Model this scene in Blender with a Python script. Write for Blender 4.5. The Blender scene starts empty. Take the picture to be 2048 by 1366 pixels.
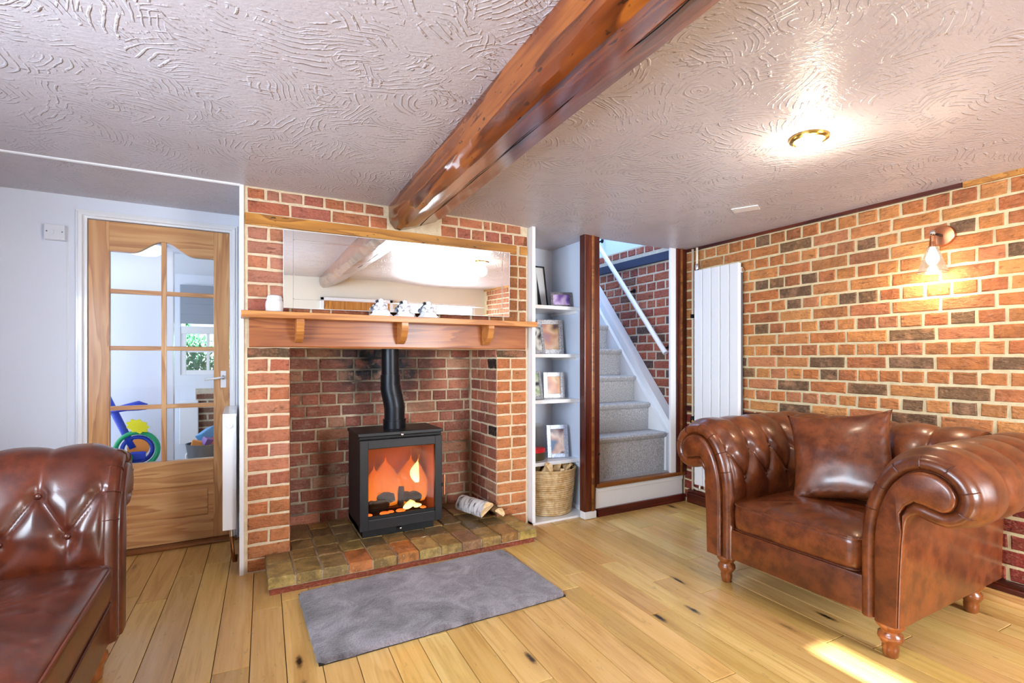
import bpy, bmesh, math, random
from mathutils import Vector, Matrix, Euler, noise as mnoise
R = math.radians
rnd = random.Random(7)
sc = bpy.context.scene
COL = sc.collection

# ---------------------------------------------------------------- camera, world, lights, exposure
F_PX, HORIZON, YAW, EYE = 1000.0, 717.0, 28.56, 1.127
cam = bpy.data.cameras.new('camera'); cam.sensor_width = 36.0
cam.lens = F_PX / 2048 * 36.0
cam.shift_y = (HORIZON - 683) / 2048
cam.clip_start = 0.02
co = bpy.data.objects.new('camera', cam); COL.objects.link(co)
co.location = (0, 0, EYE); co.rotation_euler = (R(90), 0, R(-YAW))
sc.camera = co
sc.view_settings.view_transform = 'Standard'; sc.view_settings.look = 'None'
sc.view_settings.gamma = 1.0; sc.view_settings.exposure = 0.82
sc.view_settings.use_curve_mapping = False
sc.cycles.max_bounces = 6; sc.cycles.diffuse_bounces = 4; sc.cycles.glossy_bounces = 4; sc.cycles.transmission_bounces = 4
sc.cycles.transparent_max_bounces = 8; sc.cycles.caustics_reflective = False; sc.cycles.caustics_refractive = False
sc.cycles.adaptive_threshold = 0.04; sc.cycles.adaptive_min_samples = 20

world = bpy.data.worlds.new('world'); sc.world = world; world.use_nodes = True
bg = world.node_tree.nodes['Background']
bg.inputs[0].default_value = (0.72, 0.86, 1.0, 1); bg.inputs[1].default_value = 1.2

def area(name, loc, rot, sx, sy, power, col, spread=180):
    l = bpy.data.lights.new(name, 'AREA'); l.shape = 'RECTANGLE'; l.size = sx; l.size_y = sy
    l.energy = power; l.color = col; l.spread = R(spread)
    o = bpy.data.objects.new(name, l); COL.objects.link(o); o.location = loc; o.rotation_euler = rot
    return o
# daylight standing in the window openings of the room (left wall, back wall) and over the stairs
area('daylight_window_left', (-1.68, 0.55, 1.27), (0, R(-77), 0), 1.2, 1.9, 122, (0.74, 0.86, 1.0))
area('daylight_window_back', (2.33, -1.99, 1.2), (R(77), 0, 0), 1.2, 1.15, 62, (0.88, 0.94, 1.0), 136)
area('fill_hall', (-1.83, 4.15, 1.3), (0, R(-90), 0), 1.3, 0.8, 3.0, (0.85, 0.93, 1.0))  # added fill lamp at the hall's open left end, no window modelled there
area('fill_far_room', (-1.9, 5.6, 1.3), (0, R(-90), 0), 1.3, 1.2, 9, (0.85, 0.93, 1.0))  # added fill lamp on the unseen left side of the far room
area('daylight_stairwell', (2.65, 4.1, 3.7), (0, 0, 0), 0.7, 1.2, 26, (0.62, 0.80, 1.0))
sun = bpy.data.lights.new('sun', 'SUN'); sun.energy = 24.0; sun.angle = R(0.8); sun.color = (0.97, 0.98, 1.0)
so = bpy.data.objects.new('sun', sun); COL.objects.link(so)
so.rotation_euler = Vector((0.06, 1.0, -0.572)).to_track_quat('-Z', 'Y').to_euler()

# ---------------------------------------------------------------- material helpers
def lin(h):
    if isinstance(h, str):
        h = h.lstrip('#'); v = [int(h[i:i+2], 16) / 255 for i in (0, 2, 4)]
        return tuple((c / 12.92 if c <= .04045 else ((c + .055) / 1.055) ** 2.4) for c in v) + (1,)
    return tuple(h) + ((1,) if len(h) == 3 else ())
class G:
    def __init__(s, name):
        s.m = bpy.data.materials.new(name); s.m.use_nodes = True
        s.t = s.m.node_tree; s.t.nodes.clear()
        s.out = s.t.nodes.new('ShaderNodeOutputMaterial')
    def n(s, typ, ins=None, **props):
        nd = s.t.nodes.new('ShaderNode' + typ)
        for k, v in props.items(): setattr(nd, k, v)
        for k, v in (ins or {}).items(): s.set(nd, k, v)
        return nd
    def set(s, nd, k, v):
        i = nd.inputs[k]
        if isinstance(v, bpy.types.NodeSocket): s.t.links.new(v, i)
        elif isinstance(v, bpy.types.Node): s.t.links.new(v.outputs[0], i)
        else: i.default_value = v
    def math(s, op, a, b=0.0, c=None, clamp=False):
        nd = s.n('Math', operation=op, use_clamp=clamp); s.set(nd, 0, a); s.set(nd, 1, b)
        if c is not None: s.set(nd, 2, c)
        return nd.outputs[0]
    def vmath(s, op, a, b=None):
        nd = s.n('VectorMath', operation=op); s.set(nd, 0, a)
        if b is not None: s.set(nd, 1, b)
        return nd.outputs['Value' if op in ('DISTANCE', 'LENGTH', 'DOT_PRODUCT') else 0]
    def mix(s, fac, a, b, mode='MIX'):
        nd = s.n('Mix', data_type='RGBA', blend_type=mode, clamp_factor=True)
        s.set(nd, 0, fac); s.set(nd, 6, a); s.set(nd, 7, b)
        return nd.outputs[2]
    def ramp(s, fac, stops, interp='LINEAR'):
        nd = s.n('ValToRGB'); s.set(nd, 0, fac); r = nd.color_ramp; r.interpolation = interp
        while len(r.elements) < len(stops): r.elements.new(0.5)
        for e, (p, c) in zip(r.elements, stops):
            e.position = p; e.color = lin(c) if not isinstance(c, (int, float)) else (c, c, c, 1)
        return nd.outputs[0]
    def noise(s, vec, scale, detail=3, rough=.55, dist=0.0):
        nd = s.n('TexNoise', {'Scale': scale, 'Detail': detail, 'Roughness': rough, 'Distortion': dist})
        if vec is not None: s.set(nd, 'Vector', vec)
        return nd.outputs[0]
    def bump(s, h, strength=.5, dist=.01, normal=None):
        nd = s.n('Bump', {'Strength': strength, 'Distance': dist, 'Height': h})
        if normal is not None: s.set(nd, 'Normal', normal)
        return nd.outputs[0]
    def bsdf(s, color, rough=.5, metal=0.0, normal=None, **extra):
        b = s.n('BsdfPrincipled'); s.set(b, 'Base Color', lin(color) if isinstance(color, (str, tuple, list)) else color)
        s.set(b, 'Roughness', rough); s.set(b, 'Metallic', metal)
        if normal is not None: s.set(b, 'Normal', normal)
        for k, v in extra.items(): s.set(b, k.replace('_', ' '), v)
        s.t.links.new(b.outputs[0], s.out.inputs[0]); return b
    def ocoord(s, rand=True):
        tc = s.n('TexCoord').outputs['Object']
        if not rand: return tc
        oi = s.n('ObjectInfo').outputs['Random']
        v = s.n('CombineXYZ', {0: s.math('MULTIPLY', oi, 37.0), 1: s.math('MULTIPLY', oi, 91.0), 2: s.math('MULTIPLY', oi, 53.0)})
        return s.vmath('ADD', tc, v.outputs[0])
    def wpos(s): return s.n('NewGeometry').outputs['Position']
    def ocol(s): return s.n('ObjectInfo').outputs['Color']

MAT = {}
def simple(name, color, rough=.5, metal=0.0, bump=0.0, bscale=60, **kw):
    g = G(name); nm = None
    if bump: nm = g.bump(g.noise(g.ocoord(), bscale, 4), bump, .003)
    g.bsdf(color, rough, metal, nm, **kw); MAT[name] = g.m; return g.m
def brick_mat(name, soot=False, pale='#c99a78', bump=.9):
    g = G(name); v = g.ocoord()
    n1 = g.noise(v, 14, 4, .6); n2 = g.noise(v, 70, 4, .65)
    sv = g.n('Mapping', {'Vector': v, 'Scale': (18, 18, 60)}).outputs[0]
    n3 = g.noise(sv, 1.0, 3, .6, .6)
    al = g.math('SUBTRACT', 1.0, g.n('ObjectInfo').outputs['Alpha'])
    msk = g.math('MULTIPLY', al, g.ramp(g.noise(v, 11, 3, .6), [(.36, 0.0), (.50, 1.0)]))
    c = g.mix(g.math('MULTIPLY', g.ramp(n1, [(.35, 1.0), (.6, 0.0)]), .32), g.ocol(), lin('#4a2c1c'))
    c = g.mix(msk, c, lin('#55412b'))
    c = g.mix(g.math('MULTIPLY', g.ramp(n3, [(.30, 1.0), (.40, 0.0)]), .55), c, lin('#3d2416'))
    c = g.mix(g.math('MULTIPLY', g.ramp(n2, [(.5, 0.0), (.72, 1.0)]), .30), c, lin(pale))
    c = g.mix(g.math('MULTIPLY', g.ramp(n2, [(.28, 1.0), (.42, 0.0)]), .35), c, lin('#55301f'))
    if soot:
        p = g.n('SeparateXYZ', {0: g.wpos()}); X, Z = p.outputs[0], p.outputs[2]
        w = g.noise(g.wpos(), 7, 4, .6)
        dx = g.math('ABSOLUTE', g.math('SUBTRACT', g.math('ADD', X, g.math('MULTIPLY', w, .5)), 1.10))
        sx = g.math('SUBTRACT', 1.5, g.math('MULTIPLY', dx, 3.2), clamp=True)
        sz = g.math('MULTIPLY', g.math('SUBTRACT', Z, .72), 3.2, clamp=True)
        so_ = g.math('MULTIPLY', sx, sz, clamp=True)
        so_ = g.math('MULTIPLY', so_, g.ramp(g.noise(g.wpos(), 16, 3), [(.30, .45), (.5, 1.0)]))
        c = g.mix(so_, c, lin('#12141c'))
        wl = g.math('MULTIPLY', g.ramp(g.noise(g.wpos(), 9, 4, .7), [(.56, 0.0), (.7, 1.0)]), .45)
        c = g.mix(wl, c, lin('#b9a68e'))
    h = g.math('ADD', g.math('MULTIPLY', n2, .6), g.math('MULTIPLY', n3, 1.3))
    g.bsdf(c, .85 if not soot else .6, 0, g.bump(h, bump, .010)); MAT[name] = g.m
def mortar_mat(name, a, b, soot=False):
    g = G(name); p = g.wpos(); n = g.noise(p, 30, 5, .65)
    c = g.mix(g.ramp(n, [(.3, 0.0), (.7, 1.0)]), lin(a), lin(b))
    if soot:
        c = g.mix(g.ramp(g.noise(p, 6, 4), [(.42, 0.0), (.66, .8)]), c, lin('#5a4a3e'))
        sp = g.n('SeparateXYZ', {0: p}); dx = g.math('ABSOLUTE', g.math('SUBTRACT', sp.outputs[0], .85))
        sx = g.math('SUBTRACT', 1.3, g.math('MULTIPLY', dx, 3.2), clamp=True)
        c = g.mix(g.math('MULTIPLY', sx, g.math('MULTIPLY', g.math('SUBTRACT', sp.outputs[2], .76), 3.0, clamp=True)), c, lin('#15181f'))
    g.bsdf(c, .92, 0, g.bump(g.noise(p, 120, 4, .7), .6, .004)); MAT[name] = g.m
def wood_mat(name, dark, mid, light, axis='x', rough=.4, coat=0.0, scale=1.0, ring=1.0, knots=0.0, usecol=False, bump=.15, rand=True, speck=0.0, rw=.5):
    g = G(name); v = g.ocoord(rand)
    st = {'x': (1.0, 11, 11), 'y': (11, 1.0, 11), 'z': (11, 11, 1.0)}[axis]
    m1 = g.n('Mapping', {'Vector': v, 'Scale': tuple(k * scale for k in st)}).outputs[0]
    warp = g.noise(m1, 1.1, 3, .5, .4)
    r = g.math('FRACT', g.math('MULTIPLY', warp, 9.0 * ring))
    r = g.ramp(r, [(0.0, 0.0), (.55, .55), (.85, 1.0), (1.0, 0.0)], 'EASE')
    m2 = g.n('Mapping', {'Vector': v, 'Scale': tuple((k if k > 1 else 1.6) * scale * 6 if k > 1 else 3 * scale for k in st)}).outputs[0]
    fine = g.noise(m2, 1.0, 4, .7)
    f = g.math('ADD', g.math('MULTIPLY', r, rw), g.math('MULTIPLY', fine, 1.05 - rw), clamp=True)
    c = g.ramp(f, [(.15, light), (.5, mid), (.9, dark)])
    big = g.noise(v, 2.2, 2)
    c = g.mix(g.math('MULTIPLY', g.ramp(big, [(.4, 0.0), (.7, 1.0)]), .35), c, lin(mid))
    if knots:
        mk = g.n('Mapping', {'Vector': v, 'Scale': {'x': (2.4, 9, 1), 'y': (9, 2.4, 1), 'z': (9, 1, 2.4)}[axis]}).outputs[0]
        vo = g.n('TexVoronoi', {'Vector': mk, 'Scale': 1.0, 'Randomness': 1.0})
        d = g.math('ADD', vo.outputs['Distance'], g.math('MULTIPLY', g.noise(v, 40, 2), .10))
        pick = g.math('GREATER_THAN', g.n('SeparateColor', {0: vo.outputs['Color']}).outputs[0], 1 - knots)
        kk = g.math('MULTIPLY', g.ramp(d, [(.10, 1.0), (.19, 0.0)]), pick)
        k2 = g.math('MULTIPLY', g.ramp(d, [(.15, .55), (.42, 0.0)]), pick)
        c = g.mix(k2, c, lin(dark)); c = g.mix(kk, c, lin('#20120a'))
    if speck:
        ms = g.n('Mapping', {'Vector': v, 'Scale': {'x': (20, 55, 55), 'y': (55, 20, 55), 'z': (55, 55, 20)}[axis]}).outputs[0]
        c = g.mix(g.math('MULTIPLY', g.ramp(g.noise(ms, 1, 2), [(.66, 0.0), (.72, 1.0)]), speck), c, lin('#1a0d06'))
    if usecol: c = g.mix(1.0, c, g.ocol(), 'MULTIPLY')
    ro = g.math('ADD', rough - .06, g.math('MULTIPLY', fine, .12))
    g.bsdf(c, ro, 0, g.bump(f, bump, .002), Coat_Weight=coat, Coat_Roughness=.15); MAT[name] = g.m

brick_mat('brick'); brick_mat('brick_soot', soot=True)
mortar_mat('mortar_cream', '#cdb98f', '#e0d0a8'); mortar_mat('mortar_chimney', '#cdb795', '#e2d2b4'); mortar_mat('mortar_soot', '#b8a68a', '#d0c0a4', soot=True)
mortar_mat('mortar_stair', '#b9ab98', '#d2c6b2')
wood_mat('floor_oak', '#b48445', '#deb36c', '#ebc688', 'y', .32, .2, .8, .5, .45, True, .08, speck=.2, rw=.22)
wood_mat('hall_floor', '#4c2f18', '#6d4827', '#86602f', 'y', .4)
wood_mat('beam_oak', '#34150a', '#723613', '#9e5820', 'y', .22, .5, .55, .7, .25, False, .5, speck=.8)
wood_mat('mantel_oak', '#773a18', '#9d5829', '#b46f39', 'x', .38, .2, .7, .8)
wood_mat('mantel_shelf', '#a05d29', '#be7b3d', '#d09354', 'x', .38, .2, .7, .5)
wood_mat('lintel_pine', '#7d4a16', '#b4782c', '#cf9440', 'x', .5, 0, .8, .6, .2, speck=.9)
wood_mat('door_pine', '#ab7146', '#cc945e', '#dfb07a', 'z', .38, .3, .55, 1.0, .0)
wood_mat('door_pine_rail', '#ab7146', '#cc945e', '#dfb07a', 'x', .38, .3, .55, 1.0, .0)
wood_mat('panel_oak', '#8f5520', '#b97a34', '#cf9448', 'z', .4, .2, .6, .8)
wood_mat('mahogany', '#260a06', '#4d190d', '#6b2a12', 'z', .33, .3, .8, .5)
wood_mat('mahogany_y', '#260a06', '#4d190d', '#6b2a12', 'y', .35, .3, .8, .5)
wood_mat('mahogany_x', '#2e0a0a', '#5a1714', '#74251a', 'x', .35, .3, .8, .5)
wood_mat('sill_oak', '#4a230c', '#7d4518', '#96602a', 'x', .4, .2, .8, .5)
wood_mat('leg_wood', '#5e2c12', '#8d4e24', '#a9683a', 'z', .3, .4, .8, .4)
wood_mat('pine_strip', '#b5793f', '#d9a765', '#e8c083', 'y', .5, 0, .7, .8, .5)
wood_mat('split_wood', '#cfa266', '#e6c491', '#f0d9b0', 'x', .7, 0, 1, .8)
simple('white_paint', '#e9ebef', .45); simple('white_gloss', '#eceef2', .25, Coat_Weight=.3)
simple('radiator_white', '#eef0f4', .28, Coat_Weight=.3); simple('seam_grey', '#5d6068', .5)
simple('switch_plastic', '#dfe2ea', .35); simple('screw', '#5b5e66', .4, 1.0)
simple('stove_black', '#17181b', .42, .3, bump=.05, bscale=400); simple('flue_black', '#16191f', .36, .5)
simple('iron_black', '#0c0c0d', .5, .4); simple('chrome', '#d8dade', .15, 1.0); simple('copper', '#c98a66', .28, 1.0); simple('brass', '#a88a45', .25, 1.0)
simple('pipe_copper', '#8a5a34', .35, 1.0); simple('cream_pipe', '#e6ddc8', .4)
simple('ceramic', '#eef0f6', .35, bump=.3, bscale=80); simple('jar_wax', '#eceaf0', .4, Subsurface_Weight=.2)
simple('mirror_silver', '#f2f4f8', .012, 1.0); simple('mirror_edge', '#f4f6fb', .08, 1.0)
simple('frame_black', '#0d0d10', .35); simple('mat_white', '#f1f1ee', .7); simple('ink_black', '#101014', .6)
simple('vermiculite', '#7d4a22', .95); simple('char', '#0d0a08', .95, bump=.6, bscale=40)
simple('toy_blue', '#1d3fb8', .35); simple('toy_green', '#0f9a63', .35); simple('toy_yellow', '#e7e017', .4); simple('toy_orange', '#e08a3a', .4); simple('toy_navy', '#20263f', .5); simple('toy_red', '#b53a2c', .4); simple('toy_purple', '#6a3d9a', .4); simple('toy_sky', '#4b93c9', .4)
simple('bucket_grey', '#5f656e', .6, bump=.3); simple('tin_olive', '#4f4526', .4); simple('tin_red', '#d3202a', .35); simple('card_grey', '#c9ccd0', .7)
simple('blind_grey', '#8d97a6', .7); simple('leaf', '#2f7a46', .6); simple('leaf_pale', '#6fae8e', .6); simple('flower', '#f3dfe6', .6); simple('soil', '#3c3a30', .9)
simple('navy_timber', '#161c3a', .5); simple('bark_inner', '#7a5a38', .9); simple('lamp_white', '#f7f7f2', .4); simple('subfloor', '#2e1c0c', .8)
simple('dark_dado', '#3a1210', .5); simple('piping_leather', '#4a1e0e', .4)

def make_mats():
    # walls: white paint with slight roller texture
    for nm, c in (('wall_white', '#e2e8f4'), ('wall_cream', '#e6e0d0'), ('wall_blue', '#cfdcf0')):
        g = G(nm); g.bsdf(c, .55, 0, g.bump(g.noise(g.wpos(), 90, 3), .12, .002)); MAT[nm] = g.m
    # artex ceiling: overlapping comb fans
    g = G('ceiling_artex'); p = g.wpos()
    pn = g.n('TexNoise', {'Vector': p, 'Scale': 5.0, 'Detail': 2})
    pd = g.vmath('ADD', p, g.vmath('SCALE', g.vmath('SUBTRACT', pn.outputs['Color'], (.5, .5, .5))))
    pd_n = pd.node.inputs[1].links[0].from_node; pd_n.inputs['Scale'].default_value = .10
    hs = None
    for i, (sc_, off, per) in enumerate(((4.6, 0.0, .020), (3.1, 9.3, .026))):
        pv = g.vmath('ADD', pd, (off, off * .7, 0))
        vo = g.n('TexVoronoi', {'Vector': pv, 'Scale': sc_, 'Randomness': 1.0})
        o = g.n('VectorMath', {0: g.vmath('SUBTRACT', vo.outputs['Color'], (.5, .5, .5))}, operation='SCALE'); o.inputs['Scale'].default_value = .62
        ctr = g.vmath('ADD', vo.outputs['Position'], o.outputs[0])
        r = g.vmath('DISTANCE', g.vmath('MULTIPLY', pv, (1, 1, 0)), g.vmath('MULTIPLY', ctr, (1, 1, 0)))
        w = g.math('SINE', g.math('MULTIPLY', r, 6.2832 / per))
        w = g.ramp(g.math('MULTIPLY_ADD', w, .5, .5), [(.70, 0.0), (.97, 1.0)], 'EASE')
        mk = g.ramp(g.noise(g.vmath('ADD', p, (off * 2, 3.1, 0)), 9, 4, .65), [(.50, 0.0), (.60, 1.0)])
        h = g.math('MULTIPLY', w, mk)
        hs = h if hs is None else g.math('MAXIMUM', hs, h)
    low = g.noise(g.n('Mapping', {'Vector': p, 'Scale': (1, 2.2, 1)}).outputs[0], 34, 4, .65)
    H = g.math('ADD', hs, g.math('MULTIPLY', low, .55))
    c = g.mix(g.math('MULTIPLY', g.ramp(g.noise(p, 1.3, 3), [(.35, 0.0), (.7, 1.0)]), .5), lin('#c6c0c6'), lin('#b8acae'))
    g.bsdf(c, .32, 0, g.bump(H, .65, .0065), Specular_IOR_Level=.36); MAT['ceiling_artex'] = g.m
    # leather
    for nm, a, b, d in (('leather', '#552611', '#7b3e1b', '#33140a'), ('leather_dark', '#4e2012', '#6b2e16', '#2e1009')):
        g = G(nm); v = g.ocoord()
        n1 = g.noise(v, 13, 6, .72); n2 = g.noise(v, 3, 2)
        c = g.mix(g.ramp(n1, [(.40, 0.0), (.60, 1.0)]), lin(a), lin(b))
        c = g.mix(g.math('MULTIPLY', g.ramp(n2, [(.45, 0.0), (.7, 1.0)]), .5), c, lin(d))
        gr = g.n('TexVoronoi', {'Vector': v, 'Scale': 420.0}).outputs['Distance']
        hh = g.math('ADD', g.math('MULTIPLY', gr, .25), g.math('MULTIPLY', g.noise(v, 30, 3), .8))
        g.bsdf(c, g.math('MULTIPLY_ADD', n1, .16, .24), 0, g.bump(hh, .14, .003), Coat_Weight=.3, Coat_Roughness=.14, Specular_IOR_Level=.55); MAT[nm] = g.m
    # rug pile
    g = G('rug_pile'); v = g.wpos()
    n1 = g.noise(v, 6.5, 5, .62, 1.2); n2 = g.noise(v, 150, 3, .7)
    c = g.ramp(n1, [(.3, '#4e484b'), (.48, '#7b7378'), (.64, '#a098a0')])
    c = g.mix(g.math('MULTIPLY', g.ramp(n2, [(.35, 1.0), (.55, 0.0)]), .45), c, lin('#3f3a3e'))
    g.bsdf(c, .9, 0, g.bump(g.math('ADD', g.math('MULTIPLY', n1, 2.0), n2), .9, .012), Sheen_Weight=.5, Sheen_Roughness=.4); MAT['rug_pile'] = g.m
    # stair carpet
    g = G('carpet'); v = g.wpos(); n2 = g.noise(v, 130, 4, .8)
    c = g.ramp(n2, [(.32, '#7f8084'), (.5, '#b2b3b6'), (.66, '#dcdddf')])
    g.bsdf(c, .95, 0, g.bump(n2, .8, .006)); MAT['carpet'] = g.m
    # hearth pavers
    g = G('paver'); v = g.ocoord(); n1 = g.noise(v, 16, 5, .7); n2 = g.noise(v, 70, 3)
    c = g.mix(g.math('MULTIPLY', g.ramp(n1, [(.4, 1.0), (.6, 0.0)]), .6), g.ocol(), lin('#3d2c18'))
    c = g.mix(g.math('MULTIPLY', g.ramp(n2, [(.62, 0.0), (.72, 1.0)]), .5), c, lin('#d8b98c'))
    g.bsdf(c, g.math('MULTIPLY_ADD', n1, .3, .22), 0, g.bump(g.math('ADD', n1, g.math('MULTIPLY', n2, .4)), .6, .006), Coat_Weight=.25); MAT['paver'] = g.m
    # wicker / seagrass
    g = G('seagrass'); v = g.ocoord(); p = g.n('SeparateXYZ', {0: v})
    ang = g.math('ARCTAN2', p.outputs[1], p.outputs[0])
    w = g.math('SINE', g.math('ADD', g.math('MULTIPLY', ang, 90.0), g.math('MULTIPLY', p.outputs[2], 420.0)))
    c = g.mix(g.ramp(g.noise(v, 30, 3), [(.35, 0.0), (.65, 1.0)]), lin('#bb965f'), lin('#e0c69a'))
    c = g.mix(g.math('MULTIPLY', g.math('MULTIPLY_ADD', w, -.5, .5), .35), c, lin('#6f5130'))
    g.bsdf(c, .75, 0, g.bump(w, .5, .004)); MAT['seagrass'] = g.m
    # birch bark
    g = G('birch'); v = g.ocoord(); m = g.n('Mapping', {'Vector': v, 'Scale': (60, 14, 14)}).outputs[0]
    c = g.ramp(g.noise(m, 1, 4, .7), [(.35, '#5a4a44'), (.47, '#cfc6c2'), (.7, '#eeeae8')])
    g.bsdf(c, .8, 0, g.bump(g.noise(m, 1, 4), .6, .008)); MAT['birch'] = g.m
    # glitter silver frame
    for nm, a, b in (('frame_silver', '#8f9097', '#d9dbe2'), ('frame_blue', '#9fb0cf', '#dfe7f6'), ('frame_pewter', '#4a454b', '#8f8c92')):
        g = G(nm); vo = g.n('TexVoronoi', {'Vector': g.ocoord(), 'Scale': 210.0})
        f = g.n('SeparateColor', {0: vo.outputs['Color']}).outputs[0]
        g.bsdf(g.mix(f, lin(a), lin(b)), .35, .35, g.bump(f, .6, .004)); MAT[nm] = g.m
    # thin glass
    for nm, tint, k in (('glass', (1, 1, 1, 1), 1.0), ('stove_glass', (.95, .86, .76, 1), .35)):
        g = G(nm); tr = g.n('BsdfTransparent', {0: tint}); gl = g.n('BsdfGlossy', {'Roughness': .02})
        fr = g.math('MULTIPLY', g.n('Fresnel', {'IOR': 1.45}).outputs[0], k, clamp=True)
        mx = g.n('MixShader', {0: fr, 1: tr.outputs[0], 2: gl.outputs[0]})
        g.t.links.new(mx.outputs[0], g.out.inputs[0]); MAT[nm] = g.m
    g = G('smoke_glass'); tr = g.n('BsdfTransparent', {0: (.75, .72, .72, 1)}); di = g.n('BsdfDiffuse', {0: lin('#57524f')}); tl_ = g.n('BsdfTranslucent', {0: lin('#4f4a46')})
    m1 = g.n('MixShader', {0: .5, 1: di.outputs[0], 2: tl_.outputs[0]}); m2 = g.n('MixShader', {0: .55, 1: tr.outputs[0], 2: m1.outputs[0]})
    gl = g.n('BsdfGlossy', {'Roughness': .1}); m3 = g.n('MixShader', {0: .15, 1: m2.outputs[0], 2: gl.outputs[0]}); g.t.links.new(m3.outputs[0], g.out.inputs[0]); MAT['smoke_glass'] = g.m
    # light-giving things
    for nm, c, s in (('bulb_warm', (1, .86, .68, 1), 22), ('bulb_ceiling', (1, .92, .78, 1), 45), ('dome_glow', (1, .97, .92, 1), 1.5)):
        g = G(nm); e = g.n('Emission', {0: c, 1: s}); g.t.links.new(e.outputs[0], g.out.inputs[0]); MAT[nm] = g.m
    for nm, c1, c2, s in (('flame', (1.0, .16, .01, 1), (1.0, .30, .03, 1), .6), ('flame_core', (1, .42, .08, 1), (1, .70, .30, 1), 3.2), ('ember', (1, .10, .015, 1), (1, .22, .04, 1), 1.3)):
        g = G(nm); z = g.n('SeparateXYZ', {0: g.n('TexCoord').outputs['Generated']}).outputs[2]
        e = g.n('Emission', {0: g.mix(z, c2, c1), 1: s})
        if nm == 'ember':
            mx = e
        else:
            lw = g.n('LayerWeight', {0: .62}).outputs['Facing']
            f = g.math('MULTIPLY_ADD', lw, .85, g.math('MULTIPLY', z, .45), clamp=True)
            mx = g.n('MixShader', {0: f, 1: e.outputs[0], 2: g.n('BsdfTransparent').outputs[0]})
        g.t.links.new(mx.outputs[0], g.out.inputs[0]); MAT[nm] = g.m
make_mats()
_pic = 0
def picture_mat(cols, scale=7):
    global _pic; _pic += 1
    g = G('photo_print_%d' % _pic); v = g.ocoord()
    n1 = g.noise(v, scale, 1, .4); k = len(cols)
    c = g.ramp(n1, [(.28 + .44 * i / (k - 1), cc) for i, cc in enumerate(cols)])
    g.bsdf(c, .3); return g.m

# ---------------------------------------------------------------- mesh helpers
def mesh(name, vs, fs, smooth=False):
    me = bpy.data.meshes.new(name); me.from_pydata([tuple(v) for v in vs], [], fs); me.update()
    if smooth:
        for p in me.polygons: p.use_smooth = True
    return me
def obj(name, me, mat=None, parent=None, loc=(0, 0, 0), rot=(0, 0, 0), scale=(1, 1, 1)):
    o = bpy.data.objects.new(name, me); COL.objects.link(o)
    if me is not None and mat is not None and not me.materials: me.materials.append(MAT[mat] if isinstance(mat, str) else mat)
    o.location = loc; o.rotation_euler = rot; o.scale = scale
    if parent is not None: o.parent = parent
    return o
def tag(o, label=None, cat=None, group=None, kind=None):
    if label: o['label'] = label
    if cat: o['category'] = cat
    if group: o['group'] = group
    if kind: o['kind'] = kind
    return o
def thing(name, label, cat, loc=(0, 0, 0), rot=(0, 0, 0), group=None):
    o = obj(name, None, None, None, loc, rot); o.empty_display_size = .05
    return tag(o, label, cat, group)
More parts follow.
